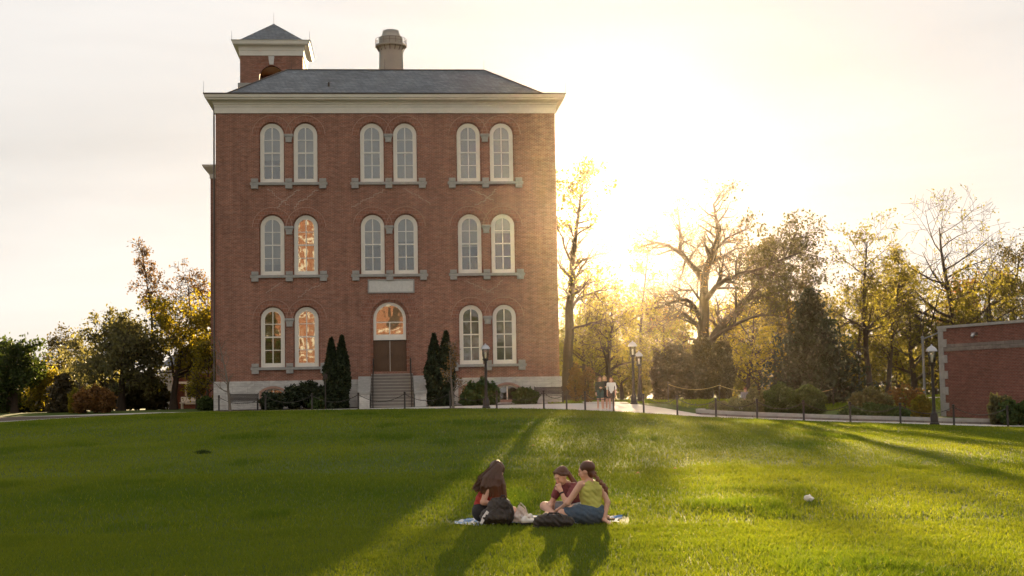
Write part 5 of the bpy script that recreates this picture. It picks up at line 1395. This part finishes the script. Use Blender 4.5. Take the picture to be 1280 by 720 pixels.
for i in range(9):
    a=rg.normal(0,1,2); hs_+=chain([W2((-.10,0,.04)),W2((-.12,.02,-.02)),G(.06+.012*a[0],.115+.015*a[1],.47),G(.12+.015*a[0],.155+.02*a[1],.36),G(.14+.02*a[0],.165+.02*a[1],.27+.02*a[1])],[.026,.024,.022,.020,.008])
soft('hair',hs_,M['hair'],r2,.0065,.012)
wp=G(.298,.122,.345); m=MB(); ax_=Vector(G(.005,-.13,.21)).normalized(); m.tube([Vector(wp)-ax_*.012,Vector(wp)+ax_*.012],.034,12); m.build('wristband',M['black'],r2,True)
# ---- person in yellow-green top seen from behind, leaning on one arm
x0,y0=ground_at(734,655); r3=empty('person',(x0,y0,tz(x0,y0)+.035),'person in yellow green sleeveless top with long braid leaning back on one arm','person',GRP)
f_=np.array((-.6,.8,0)); l_=np.array((-.8,-.6,0)); G=lambda f,l,z: f_*f+l_*l+np.array((0,0,z)); Q=lambda x,y,z: np.array((x,y,z),float)
hd,W3,Rm3=head(Q(-.065,.03,.69),Q(-.95,.22,-.22),Q(-.1,0,1),1.0)
body=[rc(G(0,-.085,.125),G(0,.085,.125),.12),rc(G(0,0,.14),G(.01,0,.27),.125,.105),rc(G(.01,-.05,.27),G(.02,-.075,.43),.088,.090),rc(G(.01,.05,.27),G(.02,.075,.43),.088,.090),
      rc(G(.02,-.15,.52),G(.02,.15,.52),.050),rc(G(.02,0,.44),G(.03,0,.54),.10,.065),rc(G(.03,0,.54),Q(-.04,.03,.63),.048,.044)]
armL=chain([G(.025,.17,.515),Q(-.325,-.10,.275),Q(-.40,.12,.20)],[.047,.038,.026]); armR=chain([G(.025,-.17,.515),Q(.215,.02,.27),Q(.155,-.06,.045)],[.046,.037,.026])
legs=chain([G(0,.09,.12),Q(-.40,-.05,.13),Q(-.09,.16,.06)],[.092,.062,.042])+chain([Q(-.09,.16,.06),Q(.05,.22,.04)],[.036,.028])+chain([G(0,-.09,.12),Q(-.28,.26,.15),Q(.08,.40,.06)],[.092,.062,.042])+chain([Q(.08,.40,.06),Q(.24,.40,.04)],[.036,.028])
hands=hand(Q(-.40,.12,.20),Q(-.5,.6,-.3),Q(0,0,-1),1,.4)+hand(Q(.155,-.06,.045),Q(.45,-.35,-.25),Q(0,0,-1),1,.12)
soft('body',body+armL+armR+legs+hands+hd,M['skin'],r3,.0065,.02)
face_bits(W3,Rm3,r3)
soft('top',body[1:4]+[rc(G(.02,-.105,.51),G(.02,.105,.51),.045),rc(G(.02,0,.44),G(.03,0,.52),.10,.06)],M['lime'],r3,.0075,.03,.013,[lambda X,Y,Z:.165-Z+X*.25,lambda X,Y,Z:Z-.572],fold=.004)
soft('skirt',[body[0],rc(G(0,0,.13),Q(-.14,.04,.13),.12,.115)]+chain([G(0,.09,.12),Q(-.33,-.03,.128)],[.096,.078])+chain([G(0,-.09,.12),Q(-.20,.20,.14)],[.094,.078]),M['denim'],r3,.0075,.06,.014,fold=.004)
hs_=[el(W3((-.030,0,.040)),(.106,.088,.096),Rm3),el(W3((-.06,0,-.04)),(.055,.070,.07),Rm3)]
br_=[W3((-.10,0,-.05)),Q(.07,-.07,.60),Q(.115,-.11,.555),Q(.155,-.13,.51),Q(.185,-.135,.465),Q(.20,-.13,.425)]
for i in range(len(br_)-1):
    for t in (0,.5):
        c=br_[i]*(1-t)+br_[i+1]*t; s_=1 if (i*2+int(t*2))%2 else -1
        hs_.append(el(c+l_*.012*s_,(.030-.0015*i,.024,.026)))
hs_.append(rc(br_[-1],br_[-1]+Q(.015,.0,-.05),.016,.006))
soft('hair',hs_,M['hair'],r3,.0065,.012)
for (a,b) in ((Q(.02,.21,.025),Q(.14,.25,.02)),(Q(.16,.40,.025),Q(.30,.41,.02))):
    soft('sandal',[rc(a,b,.042,.038)],M['tan_cloth'],r3,.008,.02,0,[lambda X,Y,Z:Z-.028])
# ---- things on the blanket
m=MB(); bxs=np.linspace(-.80,1.42,40); bys=np.linspace(19.42,20.45,26); v=[];f=[]
for j,b in enumerate(bys):
    for i,a in enumerate(bxs):
        X=a+.10*(b-19.8)+.03*math.sin(b*5); Yy=b+.06*math.sin(a*4); v.append((X,Yy,tz(X,Yy)+.022+.012*math.sin(a*9+b*4)+.010*math.sin(b*13-a*5)))
for j in range(25):
    for i in range(39): f.append((j*40+i,j*40+i+1,(j+1)*40+i+1,(j+1)*40+i))
M['blanket'],nt,out=new_mat('blue_white_blanket'); tc=N(nt,'ShaderNodeTexCoord'); vo=N(nt,'ShaderNodeTexVoronoi',Scale=5.5); nt.links.new(tc.outputs['Object'],vo.inputs['Vector'])
cr=N(nt,'ShaderNodeValToRGB'); e=cr.color_ramp.elements; e[0].position=.30; e[0].color=(.05,.15,.34,1); e[1].position=.42; e[1].color=(.46,.49,.52,1); q=cr.color_ramp.elements.new(.62); q.color=(.09,.22,.42,1)
cr.color_ramp.interpolation='CONSTANT'; nt.links.new(vo.outputs['Distance'],cr.inputs[0]); b=N(nt,'ShaderNodeBsdfPrincipled',Roughness=.9); nt.links.new(cr.outputs[0],b.inputs['Base Color']); nt.links.new(b.outputs[0],out.inputs[0])
bl=link('picnic_blanket',v,f,M['blanket'],None,True); tag(bl,'blue and white patterned blanket spread under the three sitting people','blanket')
# backpack leaning in front of the person in red
xb,yb=ground_at(616,656); bp=empty('backpack',(xb,yb,tz(xb,yb)+.035),'big dark backpack standing in front of the person in red','backpack')
soft('pack_body',[rc((-.13,0,.09),(.14,0,.09),.085),rc((-.13,.02,.09),(-.02,.04,.25),.085,.075),rc((.14,.02,.09),(.11,.05,.24),.085,.075),rc((-.02,.04,.26),(.10,.05,.27),.075),rc((0,.02,.13),(.05,.04,.22),.11,.09)],M['bag'],bp,.008,.05,fold=.006)
soft('front_pocket',[rc((-.09,-.085,.09),(.10,-.085,.09),.05),rc((-.05,-.065,.15),(.07,-.065,.16),.045)],M['bag'],bp,.007,.03,fold=.005)
m=MB(); m.tube([(.05,.0,.335),(.075,-.01,.375),(.11,-.01,.375),(.135,.01,.32)],.011,6); m.build('grab_handle',M['bag'],bp,True)
m=MB(); m.tube([(.14,-.05,.29),(.20,-.08,.24),(.225,-.08,.14),(.20,-.05,.03)],[.018,.02,.02,.016],6); m.tube([(.08,-.06,.31),(.02,-.12,.24),(-.06,-.14,.17)],.006,5); m.build('strap',M['bag'],bp,True)
m=MB(); m.prism([(-.225,.02),(-.19,.015),(-.10,.165),(-.13,.19),(-.19,.11)],'y',-.02,.0); o=m.build('notebook',M['white'],None); o.location=(xb-.0,yb-.06,tz(xb,yb)+.03); tag(o,'white notebook edge sticking out beside the dark backpack','notebook')
xb,yb=ground_at(647,654); tb=empty('tote_bag',(xb,yb,tz(xb,yb)+.035),'slumped white printed tote bag right of the backpack','bag')
soft('bag_body',[rc((-.07,0,.05),(.07,.02,.045),.055,.05),rc((-.06,0,.06),(-.03,.02,.20),.05,.028),rc((.07,.02,.05),(.0,.03,.18),.045,.03)],M['tote'],tb,.006,.04,fold=.008)
m=MB(); m.tube([(-.03,.02,.22),(-.01,.0,.26),(.05,-.02,.20),(.08,-.03,.10)],.009,6); m.build('bag_handle',M['tote'],tb,True)
for i,(px,py,rz_) in enumerate(((656,656,.5),(661,653,.9))):
    xb,yb=ground_at(px,py); sh=empty('sneaker',(xb,yb,tz(xb,yb)+.04),('pale sneaker lying nearest the tote bag','pale sneaker beside the other near the black duffel bag')[i],'shoe',None,rz_)
    soft('upper',[rc((-.08,0,.035),(.06,0,.03),.036,.030),rc((-.085,0,.05),(-.06,0,.075),.034,.032)],M['shoe'],sh,.005,.02)
    soft('sole',[rc((-.09,0,.008),(.07,0,.008),.040,.034)],M['black'],sh,.005,.01,0,[lambda X,Y,Z:Z-.012])
xb,yb=ground_at(687,660); db=empty('duffel_bag',(xb,yb,tz(xb,yb)+.03),'low black duffel bag lying on the grass before the blanket','bag')
soft('bag_body',[rc((-.20,0,.08),(-.09,0,.095),.075,.088),rc((-.09,0,.09),(.06,0,.085),.085,.082),rc((.06,0,.085),(.20,.01,.07),.085,.068)],M['bag'],db,.008,.03,fold=.007)
m=MB(); m.tube([(-.10,-.06,.15),(-.06,-.085,.195),(.06,-.085,.19),(.10,-.06,.145)],.010,6); m.tube([(-.22,-.02,.07),(-.27,-.03,.02),(-.20,-.09,.005)],.012,6); m.build('bag_handle',M['bag'],db,True)
m=MB(); m.tube([(-.17,-.015,.166),(.0,-.015,.181),(.17,-.01,.146)],.005,5); m.build('zip',M['metal'],db)

# ---- the walking trio on the plaza
def walker(label, x, y, H, yaw, top, bottom, hairm, seed, armpose, sleeve, stride=.12, longhair=True, shoe='shoe', group='people walking on the plaza'):
    root=empty('person',(x,y,tz(x,y)+.03),label,'person',group,yaw); s=H/1.65
    S=lambda x,y,z: np.array((x,y,z),float)*s
    # faces -y
    hd,Wh,Rh=head(S(0,-.015,1.535),(0,-1,-.06),(0,0,1),s)
    body=[rc(S(-.075,0,.90),S(.075,0,.90),.105*s),rc(S(0,0,.92),S(0,0,1.05),.115*s,.098*s),rc(S(-.04,0,1.05),S(-.065,0,1.24),.086*s,.086*s),rc(S(.04,0,1.05),S(.065,0,1.24),.086*s,.086*s),rc(S(-.145,0,1.345),S(.145,0,1.345),.05*s),rc(S(0,0,1.25),S(0,0,1.36),.09*s,.06*s),rc(S(0,0,1.36),S(0,-.01,1.45),.046*s,.043*s)]
    arms=[]; sl=[]
    for sg,pose in zip((-1,1),armpose):
        a=S(sg*.165,0,1.335); b=S(*pose[0]); c=S(*pose[1]); arms+=chain([a,b,c],[.045*s,.036*s,.025*s])+hand(c,c-b+S(0,-.02,0),S(-sg,0,0),sg,.5,s)
        e=a+(b-a)*sleeve if sleeve<=1 else b
        sl+=[rc(a,e,.047*s,.045*s)]+([rc(b,b+(c-b)*(sleeve-1),.040*s,.034*s)] if sleeve>1 else [])
    legs=[]; shoes=[]; sh=[]
    for sg in (-1,1):
        d=sg*stride; h=S(sg*.085,0,.86); k_=S(sg*.088,-d*.55-.01,.47); a=S(sg*.085,-d,.085 if d>=0 else .10); legs+=chain([h,k_,a],[.085*s,.055*s,.038*s])+[rc(a,a+S(0,-.10,-.05),.035*s,.03*s)]
        shoes.append((a,d)); sh+=[rc(h,h+(k_-h)*.55,.088*s,.075*s)]
    soft('body',body+arms+legs+hd,M['skin'],root,.012,.022)
    soft('shirt',body[1:6]+sl,top,root,.013,.03,.014,[lambda X,Y,Z:.86*s-Z,lambda X,Y,Z:Z-1.40*s])
    soft('shorts',[body[0]]+sh,bottom,root,.013,.03,.012)
    hs=[el(Wh((-.028,0,.04)),np.array((.104,.088,.094))*s,Rh)]
    if longhair:
        for q in (-1,-.6,-.2,.2,.6,1): hs+=chain([Wh((-.07,q*.05,.04)),S(q*.09,.07,1.44),S(q*.105,.075,1.22)],[.032*s,.034*s,.018*s])
        for q in (-1,1): hs+=chain([Wh((-.0,q*.082,.05)),S(q*.088,.0,1.46),S(q*.10,-.045,1.25)],[.026*s,.026*s,.014*s])
    soft('hair',hs,hairm,root,.010,.015)
    for a,d in shoes: soft('shoe',[rc(a+S(0,.035,-.05),a+S(0,-.13,-.062),.040*s,.034*s),rc(a+S(0,.02,-.05),a+S(0,.01,0),.042*s,.042*s)],M[shoe],root,.010,.02)
    return root
down=((-.20,.02,1.07),(-.21,-.06,.84)); downr=((.20,.02,1.07),(.21,-.06,.84))
y_=69.4
walker('person in dark top and teal shorts walking at the left of the trio',pxX(747.3,y_),y_,1.62,.15,M['olive_cloth'],M['teal'],M['hair'],1,(down,((.22,.0,1.08),(.05,-.19,1.10))),1.7,.13)
walker('blond person in dark top with folded arms in the middle of the trio',pxX(753.2,y_+.5),y_+.5,1.66,-.05,M['black'],M['black'],M['blond'],2,(((-.21,.0,1.09),(.06,-.19,1.12)),((.21,.0,1.08),(-.05,-.18,1.06))),1.7,-.10)
wk=walker('person in loose white shirt with dark side stripes walking at the right of the trio',pxX(761.6,y_-.1),y_-.1,1.60,-.12,M['white'],M['tan_cloth'],M['hair'],3,(down,downr),.95,-.14)
soft('shirt_stripe',[rc((-.155,-.02,1.27),(-.12,-.06,.98),.028,.022)],M['black'],wk,.010,.02); soft('shirt_stripe',[rc((.165,-.03,1.20),(.15,-.06,1.02),.024,.020)],M['black'],wk,.010,.02)
# ---- seated figure in the garden
x_=pxX(928,76.5); y_=76.5
sb=MB().bbox(-.45,.45,-.2,.2,-.05,.42,.02).build('stone_seat',M['stone_trim'],None,False,(x_,y_+.1,tz(x_,y_)+.03)); tag(sb,'low stone seat under the person resting among silvery shrubs','seat')
r=empty('person',(x_,y_,tz(x_,y_)+.03),'person in grey sitting among the silvery shrubs behind the kerb wall','person')
hd,W5,R5=head((0,-.10,1.12),(-.3,-.85,-.45),(0,0,1))
body=[rc((-.08,.08,.54),(.08,.08,.54),.11),rc((0,.08,.55),(0,.05,.70),.12,.11),rc((-.055,.04,.72),(-.07,0,.88),.09),rc((.055,.04,.72),(.07,0,.88),.09),rc((-.15,-.02,.97),(.15,-.02,.97),.052),rc((0,0,.9),(0,-.02,.98),.09,.06),rc((0,-.02,.98),(0,-.07,1.06),.05,.045)]
arms=chain([(-.17,-.02,.96),(-.22,-.10,.72),(-.08,-.32,.62)],[.047,.038,.027])+chain([(.17,-.02,.96),(.22,-.10,.72),(.08,-.32,.62)],[.047,.038,.027])+hand((-.08,-.32,.62),(.6,-.7,0),(0,0,-1),1,.4)+hand((.08,-.32,.62),(-.6,-.7,0),(0,0,-1),-1,.4)
legs=chain([(-.09,.06,.52),(-.11,-.36,.50),(-.11,-.33,.09)],[.09,.06,.04])+chain([(.09,.06,.52),(.13,-.36,.50),(.14,-.42,.09)],[.09,.06,.04])
soft('body',body+arms+legs+hd,M['skin'],r,.011,.022)
soft('jacket',body[1:6]+chain([(-.17,-.02,.96),(-.22,-.10,.72),(-.12,-.27,.64)],[.05,.042,.034])+chain([(.17,-.02,.96),(.22,-.10,.72),(.12,-.27,.64)],[.05,.042,.034]),M['grey_cloth'],r,.012,.03,.013,[lambda X,Y,Z:.52-Z,lambda X,Y,Z:Z-1.02])
soft('trousers',[body[0]]+legs,M['pale_denim'],r,.012,.03,.012,[lambda X,Y,Z:.13-Z])
soft('hair',[el(W5((-.03,0,.045)),(.106,.090,.094),R5)],M['hair'],r,.010,.015)
for q in (-.11,.14): soft('shoe',[rc((q,-.33 if q<0 else -.42,.045),(q,-.48 if q<0 else -.57,.035),.042,.035)],M['shoe'],r,.010,.02)
bg=empty('shoulder_bag',(x_-.36,y_-.02,tz(x_,y_)+.45),'black bag on the stone seat beside the person in grey','bag')
soft('bag_body',[rc((-.09,0,.10),(.06,0,.10),.09),rc((-.07,0,.2),(.05,0,.2),.06)],M['black'],bg,.011,.04)
m=MB(); m.tube([(-.10,0,.22),(-.05,0,.36),(.03,0,.36),(.08,0,.22)],.012,6); m.build('bag_handle',M['black'],bg,True)
# ------------------------------------------------------------------ light, air, sky, camera
SUN_AZ, SUN_EL = R(3.7), R(7.2)
sv = Vector((math.sin(SUN_AZ)*math.cos(SUN_EL), math.cos(SUN_AZ)*math.cos(SUN_EL), math.sin(SUN_EL)))
sl = bpy.data.lights.new('sun','SUN'); sl.energy=5.0; sl.angle=R(.53); sl.color=(1.0,.74,.42)
so = bpy.data.objects.new('sun', sl); COL.objects.link(so); so.rotation_euler = sv.to_track_quat('Z','Y').to_euler()
w=bpy.data.worlds.new('World'); scene.world=w; w.use_nodes=True; nt=w.node_tree; nt.nodes.clear(); L=nt.links.new
out=nt.nodes.new('ShaderNodeOutputWorld'); bg=nt.nodes.new('ShaderNodeBackground'); sky=nt.nodes.new('ShaderNodeTexSky')
sky.sky_type='NISHITA'; sky.sun_disc=False; sky.sun_elevation=SUN_EL; sky.sun_rotation=SUN_AZ; sky.altitude=200; sky.air_density=1.0; sky.dust_density=1.5; sky.ozone_density=1.0
bg.inputs[1].default_value=.085
# thin high cloud: veils that whiten the sky
tc=nt.nodes.new('ShaderNodeTexCoord'); mp=nt.nodes.new('ShaderNodeMapping'); mp.inputs['Scale'].default_value=(1.2,1.2,6.5); mp.inputs['Rotation'].default_value=(.12,.08,0)
L(tc.outputs['Generated'],mp.inputs[0]); n1=nt.nodes.new('ShaderNodeTexNoise'); n1.inputs['Scale'].default_value=1.6; n1.inputs['Detail'].default_value=7; n1.inputs['Roughness'].default_value=.55; n1.inputs['Distortion'].default_value=.4
L(mp.outputs[0],n1.inputs['Vector']); mr=nt.nodes.new('ShaderNodeMapRange'); mr.inputs[1].default_value=.3; mr.inputs[2].default_value=.75; mr.inputs[3].default_value=.85; mr.inputs[4].default_value=1.11; L(n1.outputs[0],mr.inputs[0])
veil=nt.nodes.new('ShaderNodeVectorMath'); veil.operation='SCALE'; veil.inputs[0].default_value=(1.62,1.565,1.505); L(mr.outputs[0],veil.inputs['Scale'])
clear=nt.nodes.new('ShaderNodeVectorMath'); clear.operation='SCALE'; clear.inputs['Scale'].default_value=.016; L(sky.outputs[0],clear.inputs[0])
ad=nt.nodes.new('ShaderNodeVectorMath'); ad.operation='ADD'; L(veil.outputs[0],ad.inputs[0]); L(clear.outputs[0],ad.inputs[1]); L(ad.outputs[0],bg.inputs[0]); L(bg.outputs[0],out.inputs[0])
HAZE=.000032
if HAZE:
    m,nt2,o2=new_mat('evening_haze'); pv=nt2.nodes.new('ShaderNodeVolumePrincipled'); pv.inputs['Color'].default_value=(1,.80,.57,1); pv.inputs['Density'].default_value=HAZE; pv.inputs['Anisotropy'].default_value=.92
    nt2.links.new(pv.outputs[0],o2.inputs['Volume'])
    mb=MB(); mb.box(-130,130,-90,230,-2.0,39); hz=mb.build('haze',m); tag(hz,kind='stuff')
cam=bpy.data.cameras.new('camera'); cam.lens=1778/1280*36; cam.sensor_width=36; cam.clip_start=.1; cam.clip_end=6000
co_=bpy.data.objects.new('camera',cam); COL.objects.link(co_)
Mx=Matrix.Rotation(math.pi/2+math.atan2(137,1778),4,'X')@Matrix.Rotation(R(-1.0),4,'Z'); Mx.translation=(0,0,1.75); co_.matrix_world=Mx
scene.camera=co_
vs=scene.view_settings; vs.view_transform='Standard'; vs.look='None'; vs.exposure=2.6; vs.gamma=1.0; vs.use_curve_mapping=False
scene.render.engine='CYCLES'; cy=scene.cycles; cy.use_denoising=True
try: cy.denoiser='OPENIMAGEDENOISE'
except Exception: pass
cy.max_bounces=6; cy.diffuse_bounces=3; cy.glossy_bounces=3; cy.transmission_bounces=4; cy.transparent_max_bounces=10; cy.volume_bounces=0
cy.caustics_reflective=False; cy.caustics_refractive=False; cy.sample_clamp_indirect=8.0
scene.render.film_transparent=False
